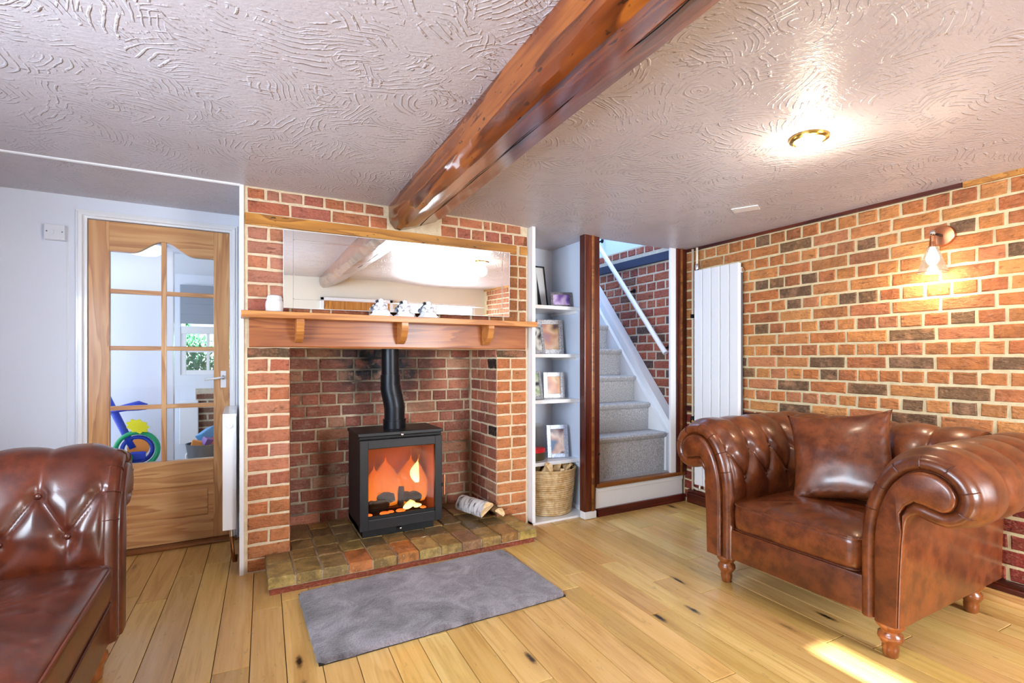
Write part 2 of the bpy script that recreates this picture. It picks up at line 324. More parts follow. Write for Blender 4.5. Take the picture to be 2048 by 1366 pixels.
class MB:
    def __init__(s): s.v = []; s.f = []
    def add(s, vs, fs, M=None):
        k = len(s.v); s.v += [tuple(M @ Vector(v)) if M else tuple(v) for v in vs]; s.f += [tuple(i + k for i in f) for f in fs]; return s
    def box(s, x0, x1, y0, y1, z0, z1, M=None):
        vs = [(x, y, z) for z in (z0, z1) for y in (y0, y1) for x in (x0, x1)]
        return s.add(vs, [(0, 2, 3, 1), (4, 5, 7, 6), (0, 1, 5, 4), (1, 3, 7, 5), (3, 2, 6, 7), (2, 0, 4, 6)], M)
    def bbox(s, x0, x1, y0, y1, z0, z1, b=.005, M=None):
        bm = bmesh.new(); bmesh.ops.create_cube(bm, size=1)
        for v in bm.verts: v.co = ((x0 + x1) / 2 + v.co.x * (x1 - x0), (y0 + y1) / 2 + v.co.y * (y1 - y0), (z0 + z1) / 2 + v.co.z * (z1 - z0))
        bmesh.ops.bevel(bm, geom=bm.edges[:], offset=b, segments=2, affect='EDGES', profile=.6)
        bm.verts.index_update(); s.add([v.co[:] for v in bm.verts], [tuple(v.index for v in f.verts) for f in bm.faces], M); bm.free(); return s
    def lathe(s, prof, seg=24, M=None, capb=True, capt=True):
        n = len(prof); vs = []; fs = []
        for r, z in prof:
            for k in range(seg): a = 2 * math.pi * k / seg; vs.append((r * math.cos(a), r * math.sin(a), z))
        for i in range(n - 1):
            for k in range(seg):
                k2 = (k + 1) % seg; fs.append((i * seg + k, i * seg + k2, (i + 1) * seg + k2, (i + 1) * seg + k))
        if capb: fs.append(tuple(range(seg - 1, -1, -1)))
        if capt: fs.append(tuple((n - 1) * seg + k for k in range(seg)))
        return s.add(vs, fs, M)
    def tube(s, pts, r, seg=8, closed=False, caps=True):
        pts = [Vector(p) for p in pts]; n = len(pts); vs = []; fs = []; up = None
        for i, p in enumerate(pts):
            d = (pts[(i + 1) % n] - pts[i - 1]) if closed else (pts[min(i + 1, n - 1)] - pts[max(i - 1, 0)])
            d.normalize()
            if up is None: up = d.orthogonal().normalized()
            else: up = (up - d * up.dot(d)); up = up.normalized() if up.length > 1e-6 else d.orthogonal().normalized()
            w = d.cross(up); rr = r[i] if isinstance(r, (list, tuple)) else r
            for k in range(seg): a = 2 * math.pi * k / seg; vs.append(p + (up * math.cos(a) + w * math.sin(a)) * rr)
        for i in range(n if closed else n - 1):
            j = (i + 1) % n
            for k in range(seg): k2 = (k + 1) % seg; fs.append((i * seg + k, i * seg + k2, j * seg + k2, j * seg + k))
        if caps and not closed: fs.append(tuple(range(seg - 1, -1, -1))); fs.append(tuple((n - 1) * seg + k for k in range(seg)))
        return s.add(vs, fs)
    def prism(s, poly, y0, y1, M=None):      # poly in (x,z), extruded along y
        n = len(poly); vs = [(x, y0, z) for x, z in poly] + [(x, y1, z) for x, z in poly]
        fs = [tuple(range(n)), tuple(range(2 * n - 1, n - 1, -1))] + [(i, i + n, (i + 1) % n + n, (i + 1) % n) for i in range(n)]
        return s.add(vs, fs, M)
    def build(s, name, mat, parent=None, smooth=False, **kw):
        me = mesh(name, s.v, s.f, smooth)
        o = obj(name, me, mat, parent, **kw)
        if smooth == 'auto':
            for p in me.polygons: p.use_smooth = True
            try: me.set_sharp_from_angle(angle=R(40))
            except Exception: pass
        return o
def T(x, y, z): return Matrix.Translation((x, y, z))
def copy_tree(o, parent=None):
    c = o.copy(); COL.objects.link(c); c.parent = parent
    for ch in list(o.children): copy_tree(ch, c)
    return c
def struct(name, mb, mat, label, cat, parent=None):
    o = mb.build(name, mat, parent)
    return tag(o, label, cat, None, 'structure')

# ---------------------------------------------------------------- brick maker
_bc = {}
def brick_mesh(L, H, D, mat, var):
    key = (round(L, 3), round(H, 3), round(D, 3), mat, var)
    if key in _bc: return _bc[key]
    r = random.Random(hash((round(L * 1000), round(H * 1000), var)))
    j = lambda a: r.uniform(-a, a)
    c = min(.0055, H * .1)
    xs = [-L / 2, -L / 6, L / 6, L / 2]
    ring = [(xs[0], -H / 2), (xs[1], -H / 2), (xs[2], -H / 2), (xs[3], -H / 2), (xs[3], H / 2), (xs[2], H / 2), (xs[1], H / 2), (xs[0], H / 2)]
    vs = []
    for x, z in ring: vs.append((x, D / 2, z))
    for x, z in ring: vs.append((x + j(.0022), -D / 2 + c * .8, z + j(.0022)))
    for x, z in ring:
        k = (L / 2 - c) / (L / 2); vs.append((x * k + j(.002), -D / 2 + j(.0016), z * (H / 2 - c) / (H / 2) + j(.0018)))
    fs = []
    for a in (0, 8):
        for i in range(8): i2 = (i + 1) % 8; fs.append((a + i, a + i2, a + 8 + i2, a + 8 + i))
    fs += [(16, 17, 22, 23), (17, 18, 21, 22), (18, 19, 20, 21)]
    me = mesh('brick', vs, fs); me.materials.append(MAT[mat]); _bc[key] = me; return me
ROT = {'-y': 0, '-x': R(-90), '+x': R(90)}
def tint(base, var=.12, r=rnd):
    c = lin(base); k = 1 + r.uniform(-var, var); w = r.uniform(-var, var) * .5
    return (min(1, c[0] * k), max(0, c[1] * k * (1 + w)), max(0, c[2] * k * (1 + w * 1.5)), 1)
def brick(parent, pos, facing, L, H, mat, col, D=.03, name='brick', var=None):
    """pos = centre of the front face"""
    v = rnd.randrange(5) if var is None else var
    me = brick_mesh(L, H, D, mat, v)
    off = {'-y': (0, D / 2, 0), '-x': (D / 2, 0, 0), '+x': (-D / 2, 0, 0)}[facing]
    o = bpy.data.objects.new(name, me); COL.objects.link(o); o.parent = parent
    o.location = (pos[0] + off[0], pos[1] + off[1], pos[2]); o.rotation_euler = (rnd.uniform(-.006, .006), rnd.uniform(-.008, .008), ROT[facing]); o.color = col
    return o
class Stuff:
    def __init__(s, mat): s.mb = MB(); s.mat = mat
    def brick(s, pos, facing, L, H, D=.03):
        off = {'-y': (0, D / 2, 0), '-x': (D / 2, 0, 0), '+x': (-D / 2, 0, 0)}[facing]
        me = brick_mesh(L, H, D, s.mat, rnd.randrange(5))
        M = T(pos[0] + off[0], pos[1] + off[1], pos[2]) @ Matrix.Rotation(ROT[facing], 4, 'Z')
        s.mb.add([v.co[:] for v in me.vertices], [tuple(p.vertices) for p in me.polygons], M)
    def build(s, parent, col):
        if not s.mb.v: return
        o = s.mb.build('brickwork', s.mat, parent); o.color = col; o['kind'] = 'stuff'

# ---------------------------------------------------------------- room constants
YC = 2.955           # chimney breast face
XL, XR = -1.45, 3.12 # left wall, brick wall
YB, YD = -1.75, 3.60 # back wall, door wall
def zc(x):
    t = min(1, max(0, (x - 1.5) / .8)); t = t * t * (3 - 2 * t); return 2.03 - .042 * t

# ---------------------------------------------------------------- floor
fl = MB(); fl.box(XL - .1, XR + .1, YB - .1, YD + .1, -.10, -.014)
floor = struct('floor', fl, 'subfloor', 'light oak plank floor of the living room', 'floor')
PW, SK = .1205, R(2.2)
def plank_mesh(L):
    mb = MB(); mb.bbox(-PW / 2 + .0013, PW / 2 - .0013, -L / 2 + .0013, L / 2 - .0013, -.014, 0, .002); return mesh('plank', mb.v, mb.f)
LENS = [.75, .95, 1.15, 1.4]
PM = {}
for L in LENS:
    PM[L] = plank_mesh(L); PM[L].materials.append(MAT['floor_oak'])
cs, sn = math.cos(SK), math.sin(SK)
pr = random.Random(11)
for i in range(-14, 31):
    xc = -.294 + (i + .5) * PW      # measured at y=3
    y = YB - .6 - pr.uniform(0, .8)
    while y < YD:
        L = pr.choice(LENS); yc = y + L / 2; y += L
        wx = xc - (3 - yc) * math.tan(SK)
        if wx < XL - .05 or wx > XR + .03 or yc + L / 2 < YB: continue
        if yc - L / 2 > YC + .05 and wx > .05: continue
        if yc - L / 2 > YD - .05: continue
        o = obj('plank', PM[L], None, floor, (wx, yc, 0), (0, 0, -SK + (math.pi if pr.random() < .5 else 0)))
        k = pr.uniform(.80, 1.12); o.color = (min(1, k * pr.uniform(.97, 1.03)), k * pr.uniform(.94, 1.03), k * pr.uniform(.84, 1.04), 1)

# ---------------------------------------------------------------- ceiling
vs = []; fs = []; NX, NY = 40, 12
xs = [XL - .05 + (XR + .1 - XL) * i / NX for i in range(NX + 1)]
def cgrid(x0, x1, y0, y1, nx, ny, mb):
    vs = []; fs = []
    for j in range(ny + 1):
        for i in range(nx + 1):
            x = x0 + (x1 - x0) * i / nx; y = y0 + (y1 - y0) * j / ny
            vs.append((x, y, zc(x) + .006 * mnoise.noise((x * .9, y * .9, 0))))
    for j in range(ny):
        for i in range(nx): a = j * (nx + 1) + i; fs.append((a, a + nx + 1, a + nx + 2, a + 1))
    mb.add(vs, fs)
    mb.box(x0, x1, y0, y1, 2.06, 2.12)
cb = MB(); cgrid(XL - .05, 2.24, YB - .05, YD + .02, 40, 40, cb); cgrid(2.24, XR + .05, YB - .05, 2.865, 12, 40, cb)
ce = struct('ceiling', cb, 'ceiling_artex', 'swirled plaster ceiling painted white', 'ceiling')
for p in ce.data.polygons: p.use_smooth = len(p.vertices) == 4 and abs(p.normal.z) > .9
rb = MB(); rb.tube([(XL, YC + .004, zc(XL) + .004), (-.6, YC + .002, zc(0) + .003), (.0, YC, zc(0) + .003)], .012, 8)
struct('trim_1', rb, 'white_paint', 'plaster ridge across the ceiling left of the chimney', 'trim')

# ---------------------------------------------------------------- walls with openings
def wall_with_hole(name, mat, label, plane, pos, th, a0, a1, z0, z1, holes):
    """plane 'x' -> wall normal x at pos..pos+th spanning y a0..a1; holes (b0,b1,h0,h1) sorted along a"""
    mb = MB()
    def bx(p0, p1, q0, q1):
        if p1 - p0 < 1e-4 or q1 - q0 < 1e-4: return
        if plane == 'x': mb.box(min(pos, pos + th), max(pos, pos + th), p0, p1, q0, q1)
        else: mb.box(p0, p1, min(pos, pos + th), max(pos, pos + th), q0, q1)
    cur = a0
    for b0, b1, h0, h1 in holes:
        bx(cur, b0, z0, z1); bx(b0, b1, z0, h0); bx(b0, b1, h1, z1); cur = b1
    bx(cur, a1, z0, z1)
    return struct(name, mb, mat, label, 'wall')
wall_with_hole('wall_left', 'wall_white', 'plain white side wall behind the sofa', 'x', XL, -.12, YB - .1, YD + .1, -.1, 2.08, [(-.45, 1.55, .68, 1.82)])
wall_with_hole('wall_back', 'wall_cream', 'cream wall at the far end seen in the mirror', 'y', YB, -.12, XL - .1, XR + .1, -.1, 2.08, [(1.70, 2.96, .62, 1.74)])
DX0, DX1, DZ = -.752, -.056, 1.915     # door leaf
wall_with_hole('wall_door', 'wall_white', 'white wall around the glazed door', 'y', YD, .09, XL - .1, .3, -.1, 2.08, [(DX0 - .03, DX1 + .03, -.1, DZ + .03)])
def window(name, plane, pos, a0, a1, z0, z1, label, nx=3, nz=2):
    w = thing(name, label, 'window'); w['kind'] = 'structure'
    def B(p0, p1, q0, q1, d0=-.05, d1=.0):
        mb = MB()
        if plane == 'x': mb.bbox(pos + d0, pos + d1, p0, p1, q0, q1, .004)
        else: mb.bbox(p0, p1, pos + d0, pos + d1, q0, q1, .004)
        return mb
    for nm, mb in (('stile', B(a0, a0 + .05, z0, z1)), ('stile', B(a1 - .05, a1, z0, z1)), ('rail', B(a0 + .05, a1 - .05, z0, z0 + .05)), ('rail', B(a0 + .05, a1 - .05, z1 - .05, z1))):
        mb.build(nm, 'white_gloss', w)
    for i in range(1, nx):
        a = a0 + (a1 - a0) * i / nx; B(a - .014, a + .014, z0 + .05, z1 - .05, -.04, -.01).build('glazing_bar', 'white_gloss', w)
    for i in range(1, nz):
        z = z0 + (z1 - z0) * i / nz; B(a0 + .05, a1 - .05, z - .012, z + .012, -.038, -.012).build('glazing_bar', 'white_gloss', w)
    B(a0 - .04, a1 + .04, z0 - .04, z0, -.02, .10).build('window_sill', 'white_gloss', w)
    return w
window('window_1', 'x', XL - .02, -.45, 1.55, .68, 1.82, 'white window with small panes in the side wall', 4, 2)
window('window_2', 'y', YB - .02, 1.70, 2.96, .62, 1.74, 'white window in the wall at the far end', 2, 2)

# right brick wall
PITCH = .0748; J1 = 1.889; BH = PITCH - .0125
wr = MB(); wr.box(XR + .004, XR + .16, YB - .1, 2.86, -.1, 2.08)
wall_right = struct('wall_right', wr, 'mortar_cream', 'orange brick wall with cream mortar joints behind the armchair', 'wall')
DARK = [(2.169, 1.628), (2.064, 1.629), (1.847, 1.627), (1.945, 1.552), (1.95, 1.477), (1.625, 1.48), (1.513, 1.477), (2.186, 1.33), (2.153, 1.926), (1.94, 1.853), (1.516, 1.773), (1.097, 1.771), (0.904, 1.623), (1.091, 1.33), (1.33, 1.258), (1.323, 1.114), (0.929, 1.116), (1.959, 0.959), (1.736, 1.031), (1.52, 0.95), (1.959, 0.813), (2.292, 1.108), (2.292, 1.031), (1.736, 1.106), (1.097, 0.955), (1.297, 0.881), (1.083, 0.877), (1.3, 0.808)]
DK = ['#a87950', '#9b7050', '#8e6a4e']
LT = ['#c9824c', '#cb8548', '#bf743e', '#b86d40', '#cf8a4e', '#c27a50', '#bd743f']
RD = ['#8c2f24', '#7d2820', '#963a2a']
stuff_r = Stuff('brick')
for k in range(-1, 25):
    ztop = J1 - PITCH * (k); z = ztop - PITCH / 2         # row k=-1 is the header row above joint 1
    if ztop > 1.972: ztop = 1.966; z = (J1 + ztop) / 2
    header = (k % 2 != 0)
    P = .1078 if header else .2156; y0 = (2.227 + rnd.uniform(-.006, .006)) if header else (2.278 + rnd.uniform(-.012, .012))
    n0 = int((2.85 - y0) / P) + 1
    h = BH if k >= 0 else (ztop - J1 - .008)
    if k >= 14.5 and .70 < z < .745: pass
    for i in range(-n0, 60):
        ya = y0 - i * P; yb = ya - P
        ya, yb = min(ya, 2.855), yb
        if yb < YB: break
        L = (ya - yb) - .0125 + rnd.uniform(-.002, .002); yc = (ya + yb) / 2
        if L < .03: continue
        show = yc > .83 and (z > .765 or yc < 1.12 or yc > 2.55)
        px = XR + rnd.uniform(-.0022, .0012)
        if show:
            dk = any(abs(yc - a) < P * .5 and abs(z - b) < PITCH * .5 for a, b in DARK)
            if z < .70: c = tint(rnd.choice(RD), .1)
            elif dk: c = tint(rnd.choice(DK), .1)[:3] + (rnd.uniform(.15, .45),)
            else: c = tint(rnd.choice(LT), .12)[:3] + (rnd.choice((1, 1, 1, 1, .85, .7)),)
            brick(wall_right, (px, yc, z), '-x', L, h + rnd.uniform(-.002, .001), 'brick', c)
        else: stuff_r.brick((px, yc, z), '-x', L, h)
stuff_r.build(wall_right, lin('#b2693f'))
tb = MB(); tb.box(XR - .012, XR + .01, 1.10, 2.85, 1.967, 1.996)
struct('trim_2', tb, 'mahogany_y', 'dark brown wooden strip along the top of the brick wall', 'trim')
tb = MB(); tb.box(XR - .012, XR + .01, YB, 1.095, 1.964, 1.996)
struct('trim_3', tb, 'lintel_pine', 'lighter wooden strip continuing the top edge of the brick wall', 'trim')
tb = MB(); tb.bbox(XR - .02, XR + .01, 1.55, 2.84, .715, .752, .004)
struct('trim_4', tb, 'dark_dado', 'dark wooden rail on the brick wall behind the armchair', 'trim')
tb = MB(); tb.bbox(XR - .03, XR + .01, YB, 2.80, .0, .075, .004); tb.bbox(XR - .018, XR + .01, YB, 2.80, .075, .10, .004)
struct('baseboard_right', tb, 'mahogany_y', 'dark red-brown skirting board under the brick wall', 'skirting board')
tb = MB(); tb.bbox(XR - .052, XR - .031, .2, 1.16, .0, .052, .003)
struct('trim_5', tb, 'pine_strip', 'loose pale pine strip along the floor behind the armchair', 'trim')

# ---------------------------------------------------------------- chimney breast
CX0, CX1, OX0, OX1, OZ, FB = .018, 1.735, .242, 1.492, 1.185, 3.39
cm = MB()
g_ = .005
cm.box(CX0 - .0, OX0 - g_, YC + g_, YD, 0, 2.06); cm.box(OX1 + g_, CX1, YC + g_, YD, 0, 2.06)
cm.box(OX0 - g_, OX1 + g_, YC + g_, YD, OZ, 2.06)
chim = struct('wall_chimney_breast', cm, 'mortar_chimney', 'red brick chimney breast with an open fireplace', 'wall')
fb = MB(); fb.box(OX0 - g_, OX1 + g_, FB + g_, YD - .01, 0, OZ + .4)
struct('wall_fireplace_back', fb, 'mortar_soot', 'sooty brick back wall of the fireplace', 'wall')
fback = bpy.data.objects['wall_fireplace_back']
wp = MB(); wp.box(-.002, CX0, YC - .004, YD, 0, 2.06)
struct('trim_6', wp, 'white_paint', 'white plastered side edge of the chimney breast', 'trim')
CB = ['#bb7352', '#b06448', '#bf7a58', '#a95f4c', '#bd714a', '#b97a62']
CO = ['#c57d4b', '#bf7445', '#ca8550']
PZ = .0757; Z0 = 1.130
def crow(k): return Z0 - PZ * k     # joint heights
hbr = PZ - .0125
for k in range(0, 15):
    zt = crow(k); z = zt - PZ / 2; zb = zt - PZ
    if zb < 0: zb = .004; z = (zt + zb) / 2
    warm = k > 8
    pal = CO if warm else CB
    if k % 2 == 0: segs = [(.03, .136), (.136, .242)]
    else: segs = [(.03, .242)]
    for a, b in segs: brick(chim, ((a + b) / 2, YC + rnd.uniform(-.002, .002), z), '-y', b - a - .011, hbr, 'brick', tint(rnd.choice(pal), .1))
    if k % 2 == 1: segs = [(1.492, 1.61), (1.61, 1.725)]
    else: segs = [(1.492, 1.60), (1.60, 1.725)]
    if k >= 11: segs = [(1.492, 1.725)] if k % 2 else segs
    for a, b in segs: brick(chim, ((a + b) / 2, YC + rnd.uniform(-.002, .002), z), '-y', b - a - .011, hbr, 'brick', tint(rnd.choice(CO), .1))
# row under the mantel beam (charred at the middle)
for a, b in ((.03, .242), (1.492, 1.725)):
    brick(chim, ((a + b) / 2, YC, (1.130 + 1.186) / 2), '-y', b - a - .01, .048, 'brick', tint('#a0694c', .05)[:3] + (.0,))
# rows above the mantel
z = 1.345; rows = []
ZR = [1.352 + PZ * i for i in range(0, 7)]
for i in range(6):
    zb = 1.372 + PZ * i; zz = zb + PZ / 2; odd = i % 2
    top = zz + PZ / 2 > 1.83
    if odd: L_ = [(.03, .135), (.135, .24), (.24, .45)]; R_ = [(1.725, 1.655), (1.655, 1.44)]
    else: L_ = [(.03, .24), (.24, .345), (.345, .45)]; R_ = [(1.725, 1.66), (1.66, 1.545), (1.545, 1.44)]
    for a, b in L_ + [(y_, x_) for x_, y_ in R_]: brick(chim, ((a + b) / 2, YC + rnd.uniform(-.002, .002), zz), '-y', b - a - .012, hbr, 'brick', tint(rnd.choice(CB if a < .6 else ['#a8653a', '#a06038', '#b07040']), .1))
sr = Stuff('brick')
for i in range(6):
    zz = 1.372 + PZ * i + PZ / 2; x = .45 - (.1 if i % 2 else 0)
    while x < 1.44:
        a, b = max(x, .45), min(x + .215, 1.44); x += .215
        if b - a > .03: sr.brick(((a + b) / 2, YC, zz), '-y', b - a - .012, hbr)
sr.build(chim, lin('#a0573a'))
# two rows over the thin timber: stretchers, then headers at the ceiling
x = .03
for L in (.21, .215, .21, .105, .33, .11, .10, .10, .11, .10, .10, .10, .10, .10):
    if x + L > 1.73: break
    if L < .3: brick(chim, (x + L / 2, YC, 1.893 + .034), '-y', L - .012, .062, 'brick', tint(rnd.choice(CB), .1))
    x += L
brick(chim, (1.685, YC, 1.927), '-y', .085, .062, 'brick', tint('#7d4a2c', .1))
x = .03
for L in (.09, .07, .115, .11, .11, .11, .115, .355, .12, .17, .055, .115, .115, .12):
    if x + L > 1.735: break
    if L < .25: brick(chim, (x + L / 2, YC, 1.968 + .028), '-y', L - .012, .050, 'brick', tint(rnd.choice(CB), .1))
    x += L
# fireplace back and right reveal
SB = ['#b06a50', '#a35c46', '#b87458', '#965a48', '#b07c60', '#8f5040']
for k in range(-1, 15):
    zt = crow(k) ; z = zt - PZ / 2
    if zt - PZ < .03: continue
    x = OX0 - rnd.uniform(0, .1); 
    while x < OX1:
        L = .216 if (k % 2 == 0) else rnd.choice((.108, .108, .216)); a, b = max(x, OX0), min(x + L, OX1); x += L
        if b - a > .03: brick(fback, ((a + b) / 2, FB + rnd.uniform(-.004, .002), z), '-y', b - a - .011, hbr, 'brick_soot', tint(rnd.choice(SB), .15))
    y = FB + .0; first = .108 if k % 2 else .15
    segs = [(FB - .02, FB - .02 - first), (FB - .02 - first, FB - .02 - first - .125), (FB - .02 - first - .125, YC + .003)] if k % 2 else [(FB - .02, FB - .02 - first), (FB - .02 - first, FB - .02 - first - .125), (FB - .145 - first, YC + .003)]
    for a, b in segs:
        if a - b > .03:
            c = tint(rnd.choice(SB + CB[:2]), .12)
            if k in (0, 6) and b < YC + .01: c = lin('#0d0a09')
            brick(chim, (OX1 + rnd.uniform(-.002, .001), (a + b) / 2, z), '-x', a - b - .010, hbr, 'brick', c)
sl = Stuff('brick')
for k in range(-1, 15):
    z = crow(k) - PZ / 2; y = YC + .003
    while y < FB - .03:
        b = min(y + (.216 if k % 2 else .108), FB); sl.brick((OX0, (y + b) / 2, z), '+x', b - y - .011, hbr); y = b
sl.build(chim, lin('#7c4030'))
# smoke hood above opening keeps the flue dark
# thin timber set in the brickwork
tl = thing('timber_lintel', 'slim honey-coloured old timber set in the brickwork over the mirror', 'timber', (.024, YC, 1.83))
MB().bbox(0, 1.618, -.006, .03, 0, .060, .004).build('main_length', 'lintel_pine', tl)
MB().bbox(1.645, 1.70, -.006, .03, .002, .058, .004).build('end_piece', 'lintel_pine', tl)

# mantel beam + shelf
def wavy_beam(x0, x1, y0, y1, z0, z1, n, amp, seed):
    mb = MB(); vs = []; fs = []
    sec = [(y0 + .004, z0), (y0, z0 + .006), (y0, z1), (y1, z1), (y1, z0)]
    for i in range(n + 1):
        x = x0 + (x1 - x0) * i / n
        for k, (y, z) in enumerate(sec):
            dz = amp * mnoise.noise((x * 3, seed, k)) if k < 2 else 0
            vs.append((x, y, z + dz))
    m = len(sec)
    for i in range(n):
        for k in range(m): k2 = (k + 1) % m; fs.append((i * m + k, i * m + k2, (i + 1) * m + k2, (i + 1) * m + k))
    fs += [tuple(range(m - 1, -1, -1)), tuple(n * m + k for k in range(m))]
    return mb.add(vs, fs)
ob = wavy_beam(.042, 1.702, YC - .022, YC + .10, 1.187, 1.338, 24, .006, 3.3).build('mantel_beam', 'mantel_oak')
tag(ob, 'broad oak beam spanning the top of the fireplace opening', 'beam')
ms = thing('mantel_shelf', 'long light-brown wooden mantelpiece shelf with three curved brackets', 'shelf', (.0, 2.80, 1.334))
MB().bbox(.004, 1.715, 0, .153, 0, .033, .003).build('shelf_board', 'mantel_shelf', ms)
prof = [(0, 0), (-.105, 0), (-.105, -.018), (-.098, -.045), (-.082, -.078), (-.055, -.103), (-.03, -.118), (-.012, -.122), (0, -.122)]
for x in (.279, .838, 1.392):
    mb = MB(); M = T(x, .132, 0) @ Matrix.Rotation(R(90), 4, 'Z')
    mb.prism(prof, -.019, .019, T(x, .131, 0) @ Matrix.Rotation(R(90), 4, 'Z')); mb.build('bracket', 'mantel_shelf', ms)

# hearth
he = thing('hearth', 'low raised brick hearth of brown and yellow pavers under the stove', 'hearth', (0, 0, 0))
HZ = .088
hb = MB(); hb.box(.125, 1.59, 2.635, YC + .02, 0, HZ - .052); hb.box(OX0, OX1, YC, FB + .01, 0, HZ - .052); hb.build('base_course', 'brick', he).color = lin('#8a3f28')
mbx = MB(); mbx.box(.118, 1.592, 2.622, YC + .01, HZ - .055, HZ - .008); mbx.box(OX0, OX1, YC, FB + .01, HZ - .055, HZ - .008); mbx.build('mortar_bed', 'mortar_soot', he)
PAV = ['#87693c', '#93743f', '#9d7e48', '#a38146', '#82633b', '#a68a52', '#745e3b']
def paver(xa, xb, ya, yb, col):
    me = brick_mesh(xb - xa - .007, yb - ya - .007, .05, 'paver', rnd.randrange(5))
    o = bpy.data.objects.new('paver', me); COL.objects.link(o); o.parent = he
    o.location = ((xa + xb) / 2, (ya + yb) / 2, HZ - .025 + rnd.uniform(-.002, .002)); o.rotation_euler = (R(-90) + rnd.uniform(-.01, .01), rnd.uniform(-.012, .012), 0); o.color = col
FRONTC = ['#ab9254', '#9c8048', '#977c4c', '#bd7440', '#a68650', '#c27c40', '#b5985a', '#a88a4e', '#9a7250', '#a58246', '#a2743f', '#b0964e']
n = 12
for r_, (ya, yb) in enumerate(((2.612, 2.80), (2.80, 2.945), (2.945, 3.10), (3.10, 3.25), (3.25, 3.39))):
    xa0, xb0 = (.112, 1.598) if r_ < 2 else (OX0, OX1)
    m = n if r_ < 2 else 10
    for i in range(m):
        xa = xa0 + (xb0 - xa0) * i / m; xb = xa0 + (xb0 - xa0) * (i + 1) / m
        if r_ == 1 and (xb < .16): pass
        col = lin(FRONTC[i]) if r_ == 0 else tint(rnd.choice(PAV), .2)
        paver(xa, xb, ya, yb, tuple(col))

# ---------------------------------------------------------------- stove
st = thing('wood_stove', 'black steel wood-burning stove with a lit fire behind its glass door', 'stove', (.592, 2.90, HZ))
W, H0, H1, DP = .491, .055, .612, .30
t_ = .012
mb = MB(); mb.box(0, t_, .006, DP, H0, H1 - .02); mb.box(W - t_, W, .006, DP, H0, H1 - .02); mb.box(0, W, DP - t_, DP, H0, H1 - .02); mb.box(0, W, .006, DP, H0, H0 + .03); mb.box(t_, W - t_, .02, DP, .535, H1 - .02)
mb.build('body', 'stove_black', st)
MB().bbox(-.008, W + .008, -.014, DP + .006, H1 - .02, H1, .004).build('top_plate', 'stove_black', st)
MB().bbox(.0, W, -.006, .012, .575, H1 - .022, .003).build('air_slot_panel', 'iron_black', st)
gx0, gx1, gz0, gz1 = .049, .446, .137, .522
dr = MB()
dr.bbox(0, gx0, -.02, .008, H0 + .004, .572, .003); dr.bbox(gx1, W, -.02, .008, H0 + .004, .572, .003)
dr.bbox(gx0 - .002, gx1 + .002, -.0195, .008, gz1, .572, .003); dr.bbox(gx0 - .002, gx1 + .002, -.0195, .008, H0 + .004, gz0 - .018, .003)
door = dr.build('door', 'stove_black', st)
MB().box(gx0, gx1, -.012, -.006, gz0, gz1).build('glass', 'stove_glass', door)
MB().box(gx0, gx1, -.012, -.004, gz0 - .018, gz0).build('lower_bar', 'iron_black', door)
MB().bbox(W + .006, W + .017, -.03, -.016, .208, .335, .004).build('handle', 'copper', door)
MB().box(W - .006, W + .01, -.026, -.014, .26, .28).build('handle_bracket', 'iron_black', door)
kb = MB(); kb.lathe([(.004, 0), (.009, .004), (.011, .012), (.008, .018), (.003, .02)], 12, T(.245, -.006, .594) @ Matrix.Rotation(R(90), 4, 'X')); kb.build('air_knob', 'chrome', st, smooth=True)
kb = MB(); kb.lathe([(.004, 0), (.008, .004), (.008, .014), (.004, .018)], 12, T(.245, .03, .035) @ Matrix.Rotation(R(90), 4, 'X')); kb.build('riddler_knob', 'chrome', st, smooth=True)
mb = MB(); mb.box(.03, W - .03, .05, DP - .02, 0, H0); mb.build('plinth', 'iron_black', st)
lin_ = MB(); lin_.box(t_, t_ + .02, .02, DP - t_, H0 + .03, .53); lin_.box(W - t_ - .02, W - t_, .02, DP - t_, H0 + .03, .53); lin_.box(t_, W - t_, DP - t_ - .02, DP - t_, H0 + .03, .53); lin_.box(t_, W - t_, .08, DP - t_, .50, .52)
lin_.build('fire_lining', 'vermiculite', st)
# flue pipe
fl_ = thing('flue_pipe', 'matt black flue pipe with a slight bend rising from the stove', 'pipe', (.842, 3.07, HZ + H1))
bz = HZ + H1
def seg_pipe(nm, pts, r): 
    MB().tube([(p[0] - .842, p[1] - 3.07, p[2] - bz) for p in pts], r, 28).build(nm, 'flue_black', fl_, smooth='auto')
seg_pipe('collar', [(.842, 3.07, bz), (.842, 3.07, bz + .045)], .069)
seg_pipe('lower_pipe', [(.842, 3.07, bz + .04), (.842, 3.07, bz + .125)], .062)
seg_pipe('elbow', [(.842, 3.07, bz + .12), (.838, 3.072, bz + .15), (.829, 3.078, bz + .20), (.822, 3.082, bz + .235), (.820, 3.083, bz + .26)], .0625)
seg_pipe('joint_ring', [(.820, 3.083, bz + .252), (.820, 3.083, bz + .325)], .059)
seg_pipe('upper_pipe', [(.820, 3.083, bz + .31), (.816, 3.084, bz + .75)], .053)
for i, (z, r) in enumerate(((.047, .0705), (.125, .0635), (.20, .064), (.258, .0605))):
    x = .842 - (.02 if i > 2 else .012 if i == 2 else 0)
    seg_pipe('seam_ring', [(x, 3.07 + (.008 if i == 2 else .012 if i == 3 else 0), bz + z), (x, 3.07 + (.008 if i == 2 else .012 if i == 3 else 0), bz + z + .006)], r)
